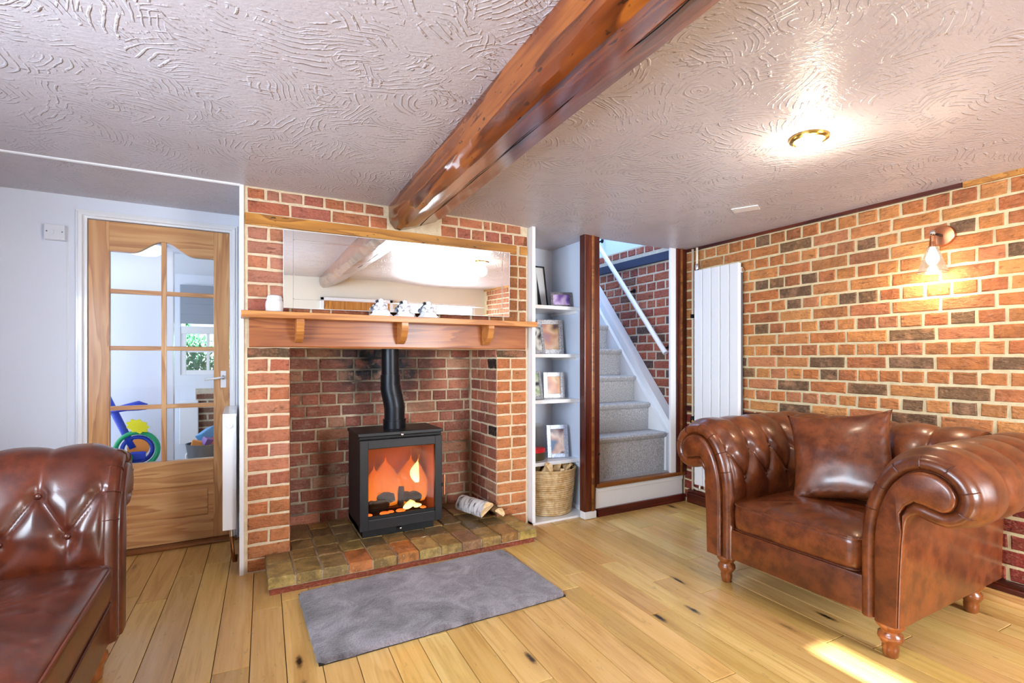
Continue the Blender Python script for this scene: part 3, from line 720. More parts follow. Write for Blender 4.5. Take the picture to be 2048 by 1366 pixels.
# fire: logs, embers, flames
def flame(mb, x, y, z, r, h, lean=0.0, seed=0):
    n = 12; pr_ = []
    vs = []; fs = []; seg = 14
    for i in range(n + 1):
        t = i / n; rr = r * (math.sin(math.pi * min(1, t * 1.15 + .12)) ** .8 if t < .77 else math.sin(math.pi * min(1, t * 1.15 + .12)) ** 1.0) if t < 1 else 0
        rr = max(rr, 0.0005)
        ox = lean * t * t + .012 * math.sin(t * 5 + seed); oy = .008 * math.sin(t * 4 + seed * 2)
        for k in range(seg):
            a = 2 * math.pi * k / seg; vs.append((x + ox + rr * math.cos(a), y + oy + .6 * rr * math.sin(a), z + h * t))
    for i in range(n):
        for k in range(seg): k2 = (k + 1) % seg; fs.append((i * seg + k, i * seg + k2, (i + 1) * seg + k2, (i + 1) * seg + k))
    mb.add(vs, fs)
fire = thing('fire', 'orange flames and glowing embers burning inside the stove', 'fire', (.592, 2.9, HZ))
for nm, mat, specs in (('flame', 'flame', [(.12, .17, .14, .07, .30, .02, 0), (.22, .20, .13, .09, .36, -.02, 2), (.33, .18, .13, .085, .37, .02, 4), (.41, .16, .14, .05, .33, -.01, 1)]),
                       ('flame', 'flame_core', [(.375, .12, .27, .030, .17, .004, 3), (.31, .08, .125, .035, .07, .01, 5), (.355, .075, .125, .03, .05, .0, 7)])):
    for s_ in specs:
        mb = MB(); flame(mb, *s_[:6], seed=s_[6]); mb.build(nm, mat, fire, smooth=True)
for i, (x, y, sx) in enumerate(((.16, .06, .03), (.20, .07, .02), (.07, .06, .02), (.26, .07, .03), (.40, .07, .02))):
    mb = MB(); mb.lathe([(sx, 0), (sx * .8, .006), (.002, .01)], 8, T(x, y, .122)); mb.build('ember', 'ember', fire)
for i, (a, b, r) in enumerate((((.07, .12, .15), (.20, .14, .155), .035), ((.28, .09, .20), (.40, .15, .17), .032), ((.265, .09, .14), (.275, .11, .26), .020), ((.14, .16, .20), (.24, .13, .19), .03))):
    A, B = Vector(a), Vector(b); mb = MB(); mb.tube([A.lerp(B, t / 5) + Vector((0, 0, .004 * math.sin(t * 2 + i))) for t in range(6)], [r * k for k in (.8, 1, .95, 1.02, .97, .78)], 10)
    o = mb.build('burning_log', 'char', None, smooth=True, loc=(.592, 2.9, HZ)); tag(o, 'charred log burning in the stove', 'log', 'logs burning in the stove')
pl = bpy.data.lights.new('fire_light', 'POINT'); pl.energy = 1.7; pl.color = (1, .30, .05); pl.shadow_soft_size = .07
po = bpy.data.objects.new('fire_light', pl); COL.objects.link(po); po.parent = fire; po.location = (.28, .05, .36)

# ---------------------------------------------------------------- mirror
MX0, MX1, MZ0, MZ1 = .205, 1.546, 1.400, 1.815
mi = thing('wall_mirror', 'wide rectangular mirror with a mirrored border, resting on the mantelpiece', 'mirror', ((MX0 + MX1) / 2, YC - .042, MZ0), (R(1.55), 0, R(-2.3)))
hw, hh, bw = (MX1 - MX0) / 2, MZ1 - MZ0, .048
MB().box(-hw, hw, .002, .012, 0, hh).build('backing', 'frame_black', mi)
MB().box(-hw + bw, hw - bw, -.003, .001, bw, hh - bw).build('centre_glass', 'mirror_silver', mi)
def strip(poly, tx, ty):
    # border strips, very slightly tilted as bevels
    vs = [(x, -.006 - (abs(x) > hw - .001) * 0 + 0, z) for x, z in poly]
    mb = MB(); n = len(poly); vs = [(x, -.0055, z) for x, z in poly] + [(x, .002, z) for x, z in poly]
    fs = [tuple(range(n)), tuple(range(2 * n - 1, n - 1, -1))] + [(i, i + n, (i + 1) % n + n, (i + 1) % n) for i in range(n)]
    o = mb.add(vs, fs).build('border_strip', 'mirror_silver', mi); return o
g2 = .0008
strip([(-hw, 0), (-hw + bw - g2, 0), (-hw + bw - g2, hh), (-hw, hh)], 1, 0)
strip([(hw - bw + g2, 0), (hw, 0), (hw, hh), (hw - bw + g2, hh)], 1, 0)
strip([(-hw + bw, 0), (hw - bw, 0), (hw - bw, bw - g2), (-hw + bw, bw - g2)], 0, 1)
strip([(-hw + bw, hh - bw + g2), (hw - bw, hh - bw + g2), (hw - bw, hh), (-hw + bw, hh)], 0, 1)
for (x0, x1, z0, z1) in ((-hw + bw, -hw + bw + .004, bw, hh - bw), (hw - bw - .004, hw - bw, bw, hh - bw), (-hw + bw, hw - bw, bw, bw + .004), (-hw + bw, hw - bw, hh - bw - .004, hh - bw)):
    mb = MB(); mb.box(x0, x1, -.0065, -.002, z0, z1); mb.build('bevel_line', 'mirror_edge', mi)
for (x0, x1, z0, z1) in ((-hw - .002, -hw, 0, hh), (hw, hw + .002, 0, hh), (-hw, hw, -.002, 0), (-hw, hw, hh, hh + .002)):
    MB().box(x0, x1, -.007, .012, z0, z1).build('edge', 'white_gloss', mi)

# jar and figurines on the shelf
SZ = 1.367
jr = thing('jar', 'small white lidded jar at the left end of the mantelpiece', 'jar', (.158, 2.872, SZ))
MB().lathe([(.034, 0), (.041, .006), (.043, .03), (.042, .05), (.038, .062), (.033, .066)], 28, T(0, 0, 0)).build('body', 'jar_wax', jr, smooth='auto')
MB().lathe([(.036, .064), (.037, .072), (.033, .084), (.022, .089), (.004, .090)], 28).build('lid', 'jar_wax', jr, smooth='auto')
def figurine(x, k, label):
    r_ = random.Random(k); t = thing('figurine', label, 'figurine', (x, 2.872, SZ), (0, 0, R(-28)), 'white figurines on the mantelpiece')
    n, seg = 26, 40; vs = []; fs = []
    for i in range(n + 1):
        u = i / n; base = .058 * (1 - u) ** .75 * (1 if u > .06 else (.9 + u * 1.6)) + .014 * math.exp(-((u - .78) / .13) ** 2)
        for j in range(seg):
            a = 2 * math.pi * j / seg
            fold = .0065 * (math.sin(a * 5 + u * 9 + k) + .6 * math.sin(a * 9 - u * 14 + k * 2)) * (1 - u) ** .5
            rr = max(.0006, base + fold * (1 if u < .9 else .2)); vs.append((rr * math.cos(a), rr * .72 * math.sin(a), .092 * u))
    for i in range(n):
        for j in range(seg): j2 = (j + 1) % seg; fs.append((i * seg + j, i * seg + j2, (i + 1) * seg + j2, (i + 1) * seg + j))
    fs.append(tuple(range(seg - 1, -1, -1))); MB().add(vs, fs).build('robe', 'ceramic', t, smooth=True)
    MB().lathe([(.002, -.015), (.011, -.012), (.0155, 0), (.012, .011), (.002, .016)], 16, T(.002, -.012, .088)).build('head', 'ceramic', t, smooth=True)
    for s_ in (-1, 1):
        mb = MB(); mb.tube([(s_ * .022, -.022, .060), (s_ * .026, -.034, .046), (s_ * .012, -.043, .040), (s_ * .002, -.043, .046)], [.010, .011, .009, .006], 10); mb.build('arm', 'ceramic', t, smooth=True)
    mb = MB(); mb.bbox(-.058, .058, -.042, .042, 0, .010, .004); mb.build('base', 'ceramic', t)
    return t
figurine(.712, 1, 'white figurine on the mantelpiece, nearest the jar of the three')
figurine(.852, 4, 'white figurine on the mantelpiece, middle one of the three')
figurine(.994, 8, 'white figurine on the mantelpiece, furthest from the jar')

# ---------------------------------------------------------------- firewood on the hearth
def halflog(A, B, r, flatdir, bark, label):
    A, B = Vector(A), Vector(B); d = (B - A); L = d.length; d.normalize()
    t = thing('firewood_log', label, 'log', A, d.to_track_quat('X', 'Z').to_euler(), 'split logs on the hearth')
    pts = [(r * math.cos(a), r * math.sin(a)) for a in [math.pi * k / 12 for k in range(13)]]
    q = Matrix.Rotation(flatdir, 4, 'X'); vs = []; n = len(pts)
    for i in range(9):
        x = L * i / 8
        for k, (a, b) in enumerate(pts):
            j = 1 + .07 * mnoise.noise((i * .9, k * .7, r * 50)); vs.append(q @ Vector((x + .006 * math.sin(k), a * j, b * j)))
    fs = [(i * n + k, i * n + k + 1, (i + 1) * n + k + 1, (i + 1) * n + k) for i in range(8) for k in range(n - 1)]
    MB().add(vs, fs).build('bark', bark, t, smooth=True)
    fs = [tuple(range(n)), tuple(8 * n + k for k in range(n - 1, -1, -1))] + [(i * n, (i + 1) * n, (i + 1) * n + n - 1, i * n + n - 1) for i in range(8)]
    MB().add([tuple(v) for v in vs], fs).build('split_face', 'split_wood', t)
halflog((1.315, 3.12, HZ + .062), (1.395, 2.885, HZ + .060), .058, R(28), 'birch', 'split birch log with white bark lying on the hearth')
halflog((1.428, 3.09, HZ + .040), (1.468, 2.866, HZ + .038), .040, R(-35), 'bark_inner', 'small pale split log wedged beside the birch log')

# ---------------------------------------------------------------- ceiling beam
def ceiling_beam():
    n = 150; y0, y1 = YB + .01, YC + .01
    def sect(y):
        f = lambda s_, k: mnoise.noise((y * s_, k * 7.1, .3))
        lx = .776 - (2.971 - y) * .0335 + .010 * f(1.6, 1)
        dep = .147 + .008 * f(1.3, 2); ch = .042 + .016 * f(2.2, 3) + .010 * f(7, 9)
        rx = .297 + .010 * f(1.2, 5); rz = .068 + .008 * f(1.7, 6)
        notch = .012 if y > YC - .13 else 0
        top = zc(lx) + .012
        P_ = [(0, 0), (.002 + .003 * f(5, 11), -dep * .45 + .0), (.010 + .004 * f(4, 12), -dep + ch + .008 * f(8, 13)), (.010 + ch * .55, -dep + ch * .38 + .005 * f(9, 14)), (.016 + ch, -dep + notch),
              (.13, -dep + .016 + .006 * f(5, 15) + notch), (.20, -(rz + .035) + .005 * f(6, 16) + notch), (rx - .012, -rz + notch), (rx, -rz + .02), (rx, 0)]
        return [(lx + a, y, zc(lx) + b if b < 0 else top) for a, b in P_]
    ys = [y0 + (y1 - y0) * i / n for i in range(n)]
    ys += [YC - .131, YC - .129, y1]; ys = sorted(set(ys))
    vs = []; fs = []
    for y in ys: vs += sect(y)
    m = 10; n = len(ys)
    for i in range(n - 1):
        for k in range(m): k2 = (k + 1) % m; fs.append((i * m + k, i * m + k2, (i + 1) * m + k2, (i + 1) * m + k))
    fs += [tuple(range(m)), tuple((n - 1) * m + k for k in range(m - 1, -1, -1))]
    o = MB().add(vs, fs).build('ceiling_beam', 'beam_oak')
    me = o.data
    for p in me.polygons: p.use_smooth = True
    try: me.set_sharp_from_angle(angle=R(24))
    except Exception: pass
    return o
cbm = ceiling_beam(); tag(cbm, 'rough-hewn varnished oak beam running across the ceiling', 'beam')
# long drying crack on the underside
vs = []
crack = MB()
pts = []
for i in range(40):
    y = .7 + i * .055; lx = .776 - (2.971 - y) * .0335
    pts.append((lx + .155 + .012 * mnoise.noise((y * 4, 0, 0)), y, zc(lx) - .1275 + .004 + .001 * (i % 2)))
crack.tube(pts, [.0004 + .0016 * abs(math.sin(i * .45 + .5)) for i in range(40)], 5); crack.build('drying_crack', 'char', cbm)

# ---------------------------------------------------------------- ceiling lamp, plate
cl = thing('ceiling_lamp', 'small round brass ceiling lamp with a lit bulb', 'lamp', (1.985, 1.18, zc(1.985) + .003))
MB().lathe([(.071, .004), (.072, -.004), (.069, -.012), (.058, -.017), (.052, -.013), (.049, -.004)], 36, capb=False, capt=True).build('brass_ring', 'brass', cl, smooth='auto')
MB().lathe([(.046, -.006), (.046, -.020), (.040, -.034), (.026, -.045), (.002, -.049)], 28, capb=False).build('bulb', 'bulb_ceiling', cl, smooth=True)
pl = bpy.data.lights.new('ceiling_lamp_light', 'POINT'); pl.energy = 2.8; pl.color = (1, .82, .60); pl.shadow_soft_size = .05
po = bpy.data.objects.new('ceiling_lamp_light', pl); COL.objects.link(po); po.parent = cl; po.location = (0, 0, -.10)
vp = MB(); vp.bbox(-.07, .07, -.045, .045, -.004, .006, .002)
o = vp.build('ceiling_plate', 'white_gloss', None, loc=(2.55, 1.88, zc(2.5) - .002), rot=(0, 0, R(-62))); tag(o, 'small flat white plate on the ceiling near the brick wall', 'plate')

# ---------------------------------------------------------------- wall lamp
wl = thing('wall_lamp', 'copper wall lamp with a smoked glass cone shade on the brick wall', 'lamp', (XR, 1.175, 1.745))
RX = Matrix.Rotation(R(-90), 4, 'Y')
MB().lathe([(.052, 0), (.052, .010), (.047, .016), (.02, .020), (.003, .021)], 36, RX).build('wall_plate', 'copper', wl, smooth='auto')
MB().tube([(-.015, 0, 0), (-.06, .004, .002), (-.098, .006, .0)], .006, 10).build('arm', 'iron_black', wl, smooth=True)
sx_, sy_ = -.10, .007
MB().lathe([(.010, -.004), (.013, .004), (.010, .016), (.003, .020)], 16, T(sx_, sy_, 0)).build('knuckle', 'chrome', wl, smooth=True)
MB().lathe([(.008, -.03), (.013, -.04), (.014, -.066), (.010, -.01)][::-1], 18, T(sx_, sy_, 0)).build('lamp_holder', 'copper', wl, smooth='auto')
sh = MB().lathe([(.0625, -.192), (.0600, -.186), (.0215, -.068), (.016, -.060), (.012, -.060)], 40, T(sx_, sy_, 0), False, False).build('shade', 'smoke_glass', wl, smooth=True)
MB().lathe([(.0618, -.193), (.0640, -.193), (.0640, -.1895), (.0618, -.1895), (.0618, -.193)], 40, T(sx_, sy_, 0), False, False).build('shade_rim', 'copper', sh)
MB().lathe([(.002, -.156), (.016, -.150), (.026, -.132), (.027, -.116), (.018, -.092), (.012, -.078), (.010, -.066)], 24, T(sx_, sy_, 0)).build('bulb', 'bulb_warm', wl, smooth=True)
pl = bpy.data.lights.new('wall_lamp_light', 'POINT'); pl.energy = 3.4; pl.color = (1, .80, .56); pl.shadow_soft_size = .03
po = bpy.data.objects.new('wall_lamp_light', pl); COL.objects.link(po); po.parent = wl; po.location = (sx_ - .0, sy_, -.215)

# ---------------------------------------------------------------- tall radiator and pipes
ra = thing('tall_radiator', 'tall white vertical radiator on the brick wall', 'radiator', (XR, 2.485, 0))
for i in range(5):
    y = .195 - .078 * i
    MB().bbox(-.085, -.055, y - .0745, y - .0015, .17, 1.795, .006).build('panel', 'radiator_white', ra)
for z in (.215, 1.745):
    MB().tube([(-.045, .19, z), (-.045, -.19, z)], .018, 14).build('header_tube', 'radiator_white', ra, smooth='auto')
MB().box(-.056, -.03, -.185, .185, .20, 1.77).build('back_channel', 'seam_grey', ra)
MB().lathe([(.014, 0), (.014, .008), (.006, .010)], 16, T(-.045, -.19, 1.745) @ Matrix.Rotation(R(90), 4, 'X')).build('bleed_plug', 'chrome', ra)
for y, z in ((.15, .5), (-.15, .5), (.15, 1.5), (-.15, 1.5)): MB().box(-.04, .0, y - .015, y + .015, z - .02, z + .02).build('bracket', 'seam_grey', ra)
hp = thing('heating_pipe', 'pair of cream heating pipes rising to the ceiling beside the tall radiator', 'pipe', (XR - .03, 2.72, 0))
MB().tube([(0, .02, .11), (0, .02, 1.975)], .0085, 12).build('riser', 'cream_pipe', hp, smooth=True)
MB().tube([(-.016, -.035, 1.80), (-.016, -.035, 1.975)], .0085, 12).build('riser', 'cream_pipe', hp, smooth=True)
MB().tube([(0, .02, .13), (-.005, -.02, .125), (-.005, -.2, .122)], .0085, 12).build('low_pipe', 'cream_pipe', hp, smooth=True)
MB().lathe([(.011, 0), (.015, .01), (.015, .035), (.011, .05)], 12, T(-.016, -.035, 1.80)).build('connector', 'chrome', hp, smooth='auto')
MB().lathe([(.012, 0), (.019, .008), (.019, .05), (.012, .06)], 12, T(0, .02, .62)).build('valve', 'iron_black', hp, smooth='auto')
MB().tube([(0, .02, .645), (-.03, -.005, .645)], .008, 8).build('valve_stem', 'brass', hp)
MB().bbox(-.014, .014, .008, .032, 1.44, 1.47, .003).build('pipe_clip', 'iron_black', hp)
MB().tube([(-.012, -.06, .13), (-.012, -.06, .20)], .012, 10).build('lower_valve', 'chrome', hp, smooth='auto')

# ---------------------------------------------------------------- alcove
AX0, AX1, AYF, AYB = 1.762, 2.205, 2.905, 3.372
ab = MB(); ab.box(CX1 - .02, AX1 + .03, AYB, AYB + .05, -.02, 2.05)
struct('wall_alcove_back', ab, 'wall_white', 'white back wall of the shelved alcove', 'wall')
ab = MB(); ab.box(AX1, AX1 + .035, 2.87, AYB + .05, 0.02, 2.05)
struct('wall_alcove_right', ab, 'wall_white', 'white side wall of the alcove beside the dark post', 'wall')
ab = MB(); ab.box(CX1 + .002, AX0, AYF, AYB, 0, 2.04)
struct('trim_7', ab, 'white_gloss', 'white side board between chimney breast and alcove', 'trim')
ab = MB(); ab.box(CX1 + .002, AX1 + .002, AYF - .012, AYB, 0, .014)
struct('trim_8', ab, 'white_gloss', 'white base board on the alcove floor', 'trim')
ab = MB(); ab.bbox(AX1 - .014, AX1 + .002, 2.90, AYB, .014, .045, .003)
struct('baseboard_alcove', ab, 'white_gloss', 'small white skirting along the alcove side', 'skirting board')
SHELF = [1.506, 1.160, .832, .392]
for i, (z, lab) in enumerate(zip(SHELF, ('top white alcove shelf holding the brush print', 'second white alcove shelf holding the large silver frame', 'third white alcove shelf holding the square silver frame', 'lowest white alcove shelf, directly above the basket'))):
    s_ = thing('alcove_shelf', lab, 'shelf', (AX0, 3.0, z), (0, 0, 0), 'alcove shelves')
    MB().bbox(0, AX1 - AX0, 0, AYB - 3.0, -.026, 0, .003).build('board', 'white_gloss', s_)
    for x in (.0, AX1 - AX0 - .016): MB().box(x, x + .016, .03, AYB - 3.0, -.046, -.026).build('batten', 'white_gloss', s_)

def frame(x, y, z, w, h, yaw, lean, bw, mat, pic, label, mats=False, th=.016, name='photo_frame', group='photo frames in the alcove'):
    t = thing(name, label, 'frame', (x, y, z), (R(-lean), 0, R(yaw)), group)
    mb = MB()
    mb.bbox(-w / 2, -w / 2 + bw, -th, 0, 0, h, .002); mb.bbox(w / 2 - bw, w / 2, -th, 0, 0, h, .002); mb.bbox(-w / 2 + bw, w / 2 - bw, -th, 0, 0, bw, .002); mb.bbox(-w / 2 + bw, w / 2 - bw, -th, 0, h - bw, h, .002)
    mb.build('surround', mat, t)
    MB().box(-w / 2 + bw, w / 2 - bw, -th * .45, -.002, bw, h - bw).build('picture', pic, t)
    MB().box(-w / 2 + .004, w / 2 - .004, -.003, .002, .004, h - .004).build('backboard', 'frame_black', t)
    if lean > 3:
        k = math.tan(R(lean))
        st_ = MB(); st_.box(-.02, .02, 0, .004, 0, h * .6, T(0, .004, h * .12) @ Matrix.Rotation(R(-lean * 1.2), 4, 'X')); 
    return t
b = frame(1.968, 3.275, SHELF[0], .26, .345, 0, 11.0, .010, 'frame_black', 'mat_white', 'black-framed print of dark tapering brush shapes on the top shelf', name='framed_print', group='')

for x, z0, z1, w in ((.055, .02, .26, .018), (-.035, .06, .20, .024), (-.075, .02, .29, .016)):
    mb = MB(); mb.prism([(x - w, z0), (x + w, z0), (x + w * .55, z0 + (z1 - z0) * .5), (x + .002, z1 - .02), (x, z1 + .025), (x - .002, z1 - .02), (x - w * .55, z0 + (z1 - z0) * .5)], -.0085, -.0075); mb.build('brush_shape', 'ink_black', b)
frame(2.105, 3.10, SHELF[0], .165, .115, -18, 8, .018, 'frame_pewter', picture_mat(['#3c3a78', '#8a5fae', '#d9c2e6', '#b06aa8', '#4a62a8'], 12), 'small dark pewter frame with a purple picture on the top shelf')
frame(2.058, 3.17, SHELF[1], .20, .262, -16, 9, .034, 'frame_silver', picture_mat(['#5a3a4a', '#c9a070', '#e3bfa0', '#c98a70', '#8a6a8a'], 9), 'large silver glitter frame with a warm blurred photo on the second shelf')
frame(1.888, 3.08, SHELF[1], .13, .215, 12, 10, .022, 'frame_silver', picture_mat(['#26282c', '#b9bab6', '#e8e8e4', '#55585c'], 16), 'silver frame with a black and white photo on the second shelf')
frame(2.06, 3.13, SHELF[2], .165, .192, -14, 6, .032, 'frame_silver', picture_mat(['#8a4a2a', '#c97a4a', '#e6b88a', '#b05a38'], 9), 'squarish silver glitter frame with an orange-brown photo on the third shelf')
frame(1.872, 3.08, SHELF[2], .13, .205, 12, 11, .020, 'frame_silver', picture_mat(['#20242a', '#8ab070', '#d5dccf', '#3a3f48'], 14), 'silver frame with a greenish photo at the edge of the third shelf')
frame(2.075, 3.10, SHELF[3], .165, .240, -14, 9, .030, 'frame_blue', picture_mat(['#2b2f45', '#6a4a5a', '#e3cfc6', '#c9a090', '#4a6a9a'], 10), 'pale blue-silver frame with a child photo on the lowest shelf')
mb = MB(); mb.bbox(-.08, .08, -.004, .004, 0, .235, .001); o = mb.build('greeting_card', 'card_grey', None, loc=(1.995, 3.30, SHELF[3]), rot=(R(-8), 0, R(-4))); tag(o, 'plain pale card leaning at the back of the lowest shelf', 'card')
tn = thing('tin', 'olive oval tin with a red band on the lowest shelf', 'tin', (1.875, 3.10, SHELF[3]))
S_ = Matrix.Diagonal((1.35, .9, 1, 1))
MB().lathe([(.055, 0), (.060, .008), (.060, .055), (.056, .058)], 28, S_).build('body', 'tin_olive', tn, smooth='auto')
MB().lathe([(.0615, .058), (.0615, .082), (.055, .088), (.003, .090)], 28, S_).build('lid', 'tin_red', tn, smooth='auto')
mb = MB(); mb.bbox(-.04, .04, -.012, .012, 0, .13, .002); o = mb.build('book', 'tin_olive', None, loc=(1.93, 3.245, SHELF[3]), rot=(0, 0, R(20))); tag(o, 'small brown book standing behind the red-banded tin', 'book')

# basket with kindling
bk = thing('basket', 'round woven seagrass basket full of kindling on the alcove floor', 'basket', (1.984, 3.108, .014))
prof = []; ncoil = 26; BHt = .315
for i in range(ncoil * 5 + 1):
    u = i / (ncoil * 5); r = .172 + .036 * u ** .8 + .0042 * abs(math.sin(u * ncoil * math.pi)); prof.append((r, .004 + u * BHt))
prof2 = [(r - .012, z) for r, z in prof[::-1][:60:6]] + [(.15, .02), (.002, .018)]
MB().lathe([(.002, 0), (.165, 0)] + prof + prof2, 56, capb=False, capt=False).build('woven_wall', 'seagrass', bk, smooth=True)
mb = MB(); mb.tube([(  .207 * math.cos(a), .207 * math.sin(a), BHt + .004) for a in [2 * math.pi * k / 40 for k in range(40)]], .008, 8, closed=True); mb.build('rim', 'seagrass', bk, smooth=True)
kr = random.Random(5)
for i in range(26):
    a = kr.uniform(0, 6.28); r = .15 * math.sqrt(kr.random()); L = kr.uniform(.14, .2); w = kr.uniform(.014, .026)
    mb = MB(); mb.prism([(-w, -w * .5), (w * .9, -w * .6), (w * .5, w * .6), (-w * .6, w * .5)], -L / 2, L / 2)
    o = mb.build('kindling_stick', 'split_wood', None, loc=(1.984 + r * math.cos(a), 3.10 + r * math.sin(a), .014 + .25 + kr.uniform(0, .05)), rot=(R(kr.uniform(35, 80)), R(kr.uniform(-20, 20)), kr.uniform(0, 6.28)))
    tag(o, 'split kindling stick poking out of the basket', 'kindling', 'kindling in the basket')

# ---------------------------------------------------------------- stair opening
SY = 2.84
po_ = thing('newel_post', 'dark moulded wooden post between alcove and stairs', 'post', (2.175, SY - .02, .03)); po_['kind'] = 'structure'
MB().bbox(-.062, .0, 0, .06, .022, 1.972, .004).build('outer_board', 'mahogany', po_)
MB().bbox(-.004, .018, -.008, .06, .022, 1.972, .006).build('moulding', 'sill_oak', po_)
MB().bbox(.014, .026, -.002, .06, .022, 1.972, .004).build('moulding', 'mahogany', po_)
MB().bbox(.024, .072, .004, .11, .19, 1.972, .004).build('inner_board', 'mahogany', po_)
MB().bbox(-.066, .034, -.008, .05, -.026, .024, .003).build('plinth_block', 'white_gloss', po_)
MB().lathe([(.007, 0), (.009, .006), (.004, .010)], 10, T(.06, .002, .42) @ Matrix.Rotation(R(90), 4, 'X')).build('latch_keep', 'iron_black', po_)
rp = thing('door_lining', 'dark moulded wooden lining between the stairs and the brick wall', 'post', (3.0, SY - .02, .215)); rp['kind'] = 'structure'
MB().bbox(.002, .045, .0, .06, 0, 1.775, .004).build('outer_board', 'mahogany', rp)
MB().bbox(.042, .062, -.01, .06, 0, 1.775, .006).build('moulding', 'sill_oak', rp)
MB().bbox(.060, .112, .0, .06, 0, 1.775, .004).build('inner_board', 'mahogany', rp)
wpst = MB(); wpst.bbox(2.948, 3.003, SY - .012, SY + .010, .225, 1.99, .003)
struct('trim_9', wpst, 'white_gloss', 'white painted upright at the right of the stair opening', 'trim')
sb = MB(); sb.bbox(2.225, 3.085, SY, SY + .04, .055, .208, .003); sb.bbox(2.225, 3.085, SY - .006, SY + .02, .172, .206, .004)
struct('trim_10', sb, 'white_gloss', 'white boarded riser below the stair sill', 'trim')
sb = MB(); sb.bbox(2.235, 3.095, SY - .018, SY + .02, 0, .058, .003)
struct('baseboard_stair', sb, 'mahogany_x', 'dark red skirting under the white stair riser', 'skirting board')
sb = MB(); sb.bbox(2.222, 3.10, SY - .022, SY + .035, .206, .236, .008)
struct('trim_11', sb, 'sill_oak', 'brown wooden sill at the foot of the stairs', 'trim')
stc = thing('staircase', 'steep staircase covered in grey carpet behind the dark post', 'stairs', (2.25, SY, 0))
NY_ = [2.94, 3.12, 3.29, 3.475, 3.66, 3.84, 4.02, 4.2]; NZ_ = [.232, .54, .763, .98, 1.212, 1.437, 1.66, 1.88, 2.1]
mb = MB(); mb.bbox(0, .75, .034, .40, .12, NZ_[0], .006); mb.build('landing_carpet', 'carpet', stc)
for i, y in enumerate(NY_):
    mb = MB(); yy = y - SY; z0, z1 = NZ_[i], NZ_[i + 1]
    pf = [(yy + .012, z0 - .02), (yy + .008, z1 - .05), (yy - .012, z1 - .035), (yy - .018, z1 - .016), (yy - .010, z1 - .003), (yy + .006, z1), (yy + .30, z1), (yy + .30, z0 - .02)]
    mb.prism(pf, 0, .752, Matrix(((0, 1, 0, 0), (1, 0, 0, 0), (0, 0, 1, 0), (0, 0, 0, 1)))); mb.build('stair_tread', 'carpet', stc, smooth='auto')
def slope_plank(nm, x0, x1, ya, za, yb, zb, h, mat, par):
    mb = MB(); pf = [(ya, za), (yb, zb), (yb, zb - h), (ya, za - h)]
    mb.prism(pf, x0, x1, Matrix(((0, 1, 0, 0), (1, 0, 0, 0), (0, 0, 1, 0), (0, 0, 0, 1)))); return mb.build(nm, mat, par)
slp = (1.695 - .607) / (3.811 - 2.925)
sto = slope_plank('string_board', .79, .86, 2.90 - SY, .607 - .025 * slp, 4.3 - SY, .607 + (4.3 - 2.925) * slp, .9, 'white_gloss', stc)
slope_plank('string_capping', .772, .862, 2.90 - SY, .607 - .025 * slp + .03, 4.3 - SY, .637 + (4.3 - 2.925) * slp, .045, 'white_gloss', stc)
slope_plank('string_face', .752, .792, 2.93 - SY, .58 - .05, 4.3 - SY, .58 + (4.3 - 2.93) * slp - .05, .62, 'white_gloss', stc)
hr = thing('handrail', 'white round handrail sloping up the staircase wall on dark brackets', 'handrail', (2.99, 2.925, 1.17))
MB().tube([(0, 0, 0), (0, 1.25, 1.25 * (2.174 - 1.153) / (3.755 - 2.906))], .021, 16).build('rail', 'white_gloss', hr, smooth='auto')
for y in (.075, .50, .95):
    z = y * 1.2026
    MB().tube([(0, y, z - .018), (.04, y + .006, z - .05), (.10, y + .006, z - .045), (.13, y + .006, z - .03)], .008, 8).build('bracket', 'iron_black', hr, smooth=True)
    MB().lathe([(.022, 0), (.020, .006), (.008, .008)], 14, T(.13, y + .006, z - .035) @ RX).build('bracket_plate', 'iron_black', hr)
# stairwell walls
sw = MB(); sw.box(XR + .004, XR + .16, 2.86, 5.0, 0, 2.125)
wall_stair = struct('wall_stair', sw, 'mortar_stair', 'red brick wall beside the stairs', 'wall')
SC = ['#a4543f', '#98493a', '#8e4438', '#a85d48', '#9d5038']; SD = ['#5c4038', '#4d3a3c', '#6b4638']
zz0 = 1.935
stf = Stuff('brick')
for k in range(0, 18):
    z = zz0 - PITCH * k - PITCH / 2; header = k % 2 == 0
    y = 2.86 - (.02 if header else .10); P = .1085 if header else .216
    while y < 4.0:
        a, b = max(y, 2.862), y + P; y += P
        if b - a < .04: continue
        yc = (a + b) / 2
        if z > .62 + (yc - 2.9) * 1.05 - .05: brick(wall_stair, (XR + rnd.uniform(-.002, .001), yc, z), '-x', b - a - .012, BH, 'brick', tint(rnd.choice(SD if rnd.random() < .16 else SC), .1))
        else: pass
y = 2.87
while y < 4.0:
    brick(wall_stair, (XR, y + .054, 2.085), '-x', .096, .058, 'brick', tint(rnd.choice(SC), .1)); y += .1085
nb = MB(); nb.bbox(XR - .02, XR + .02, 2.87, 4.4, 1.945, 2.018, .004)
struct('trim_12', nb, 'navy_timber', 'dark blue-black timber set in the stair brickwork', 'trim')
sw = MB(); sw.box(XR + .02, XR + .16, 2.86, 5.2, 2.125, 4.0); sw.box(2.1, XR + .1, 4.9, 5.0, 1.5, 4.0); sw.box(2.20, 2.245, 2.90, 5.0, 0, 4.0); sw.box(2.2, XR + .1, 2.80, 2.86, 2.12, 4.0); sw.box(2.1, XR + .2, 2.8, 5.1, 3.95, 4.05)
struct('wall_stairwell', sw, 'wall_blue', 'white plaster walls of the stairwell', 'wall')

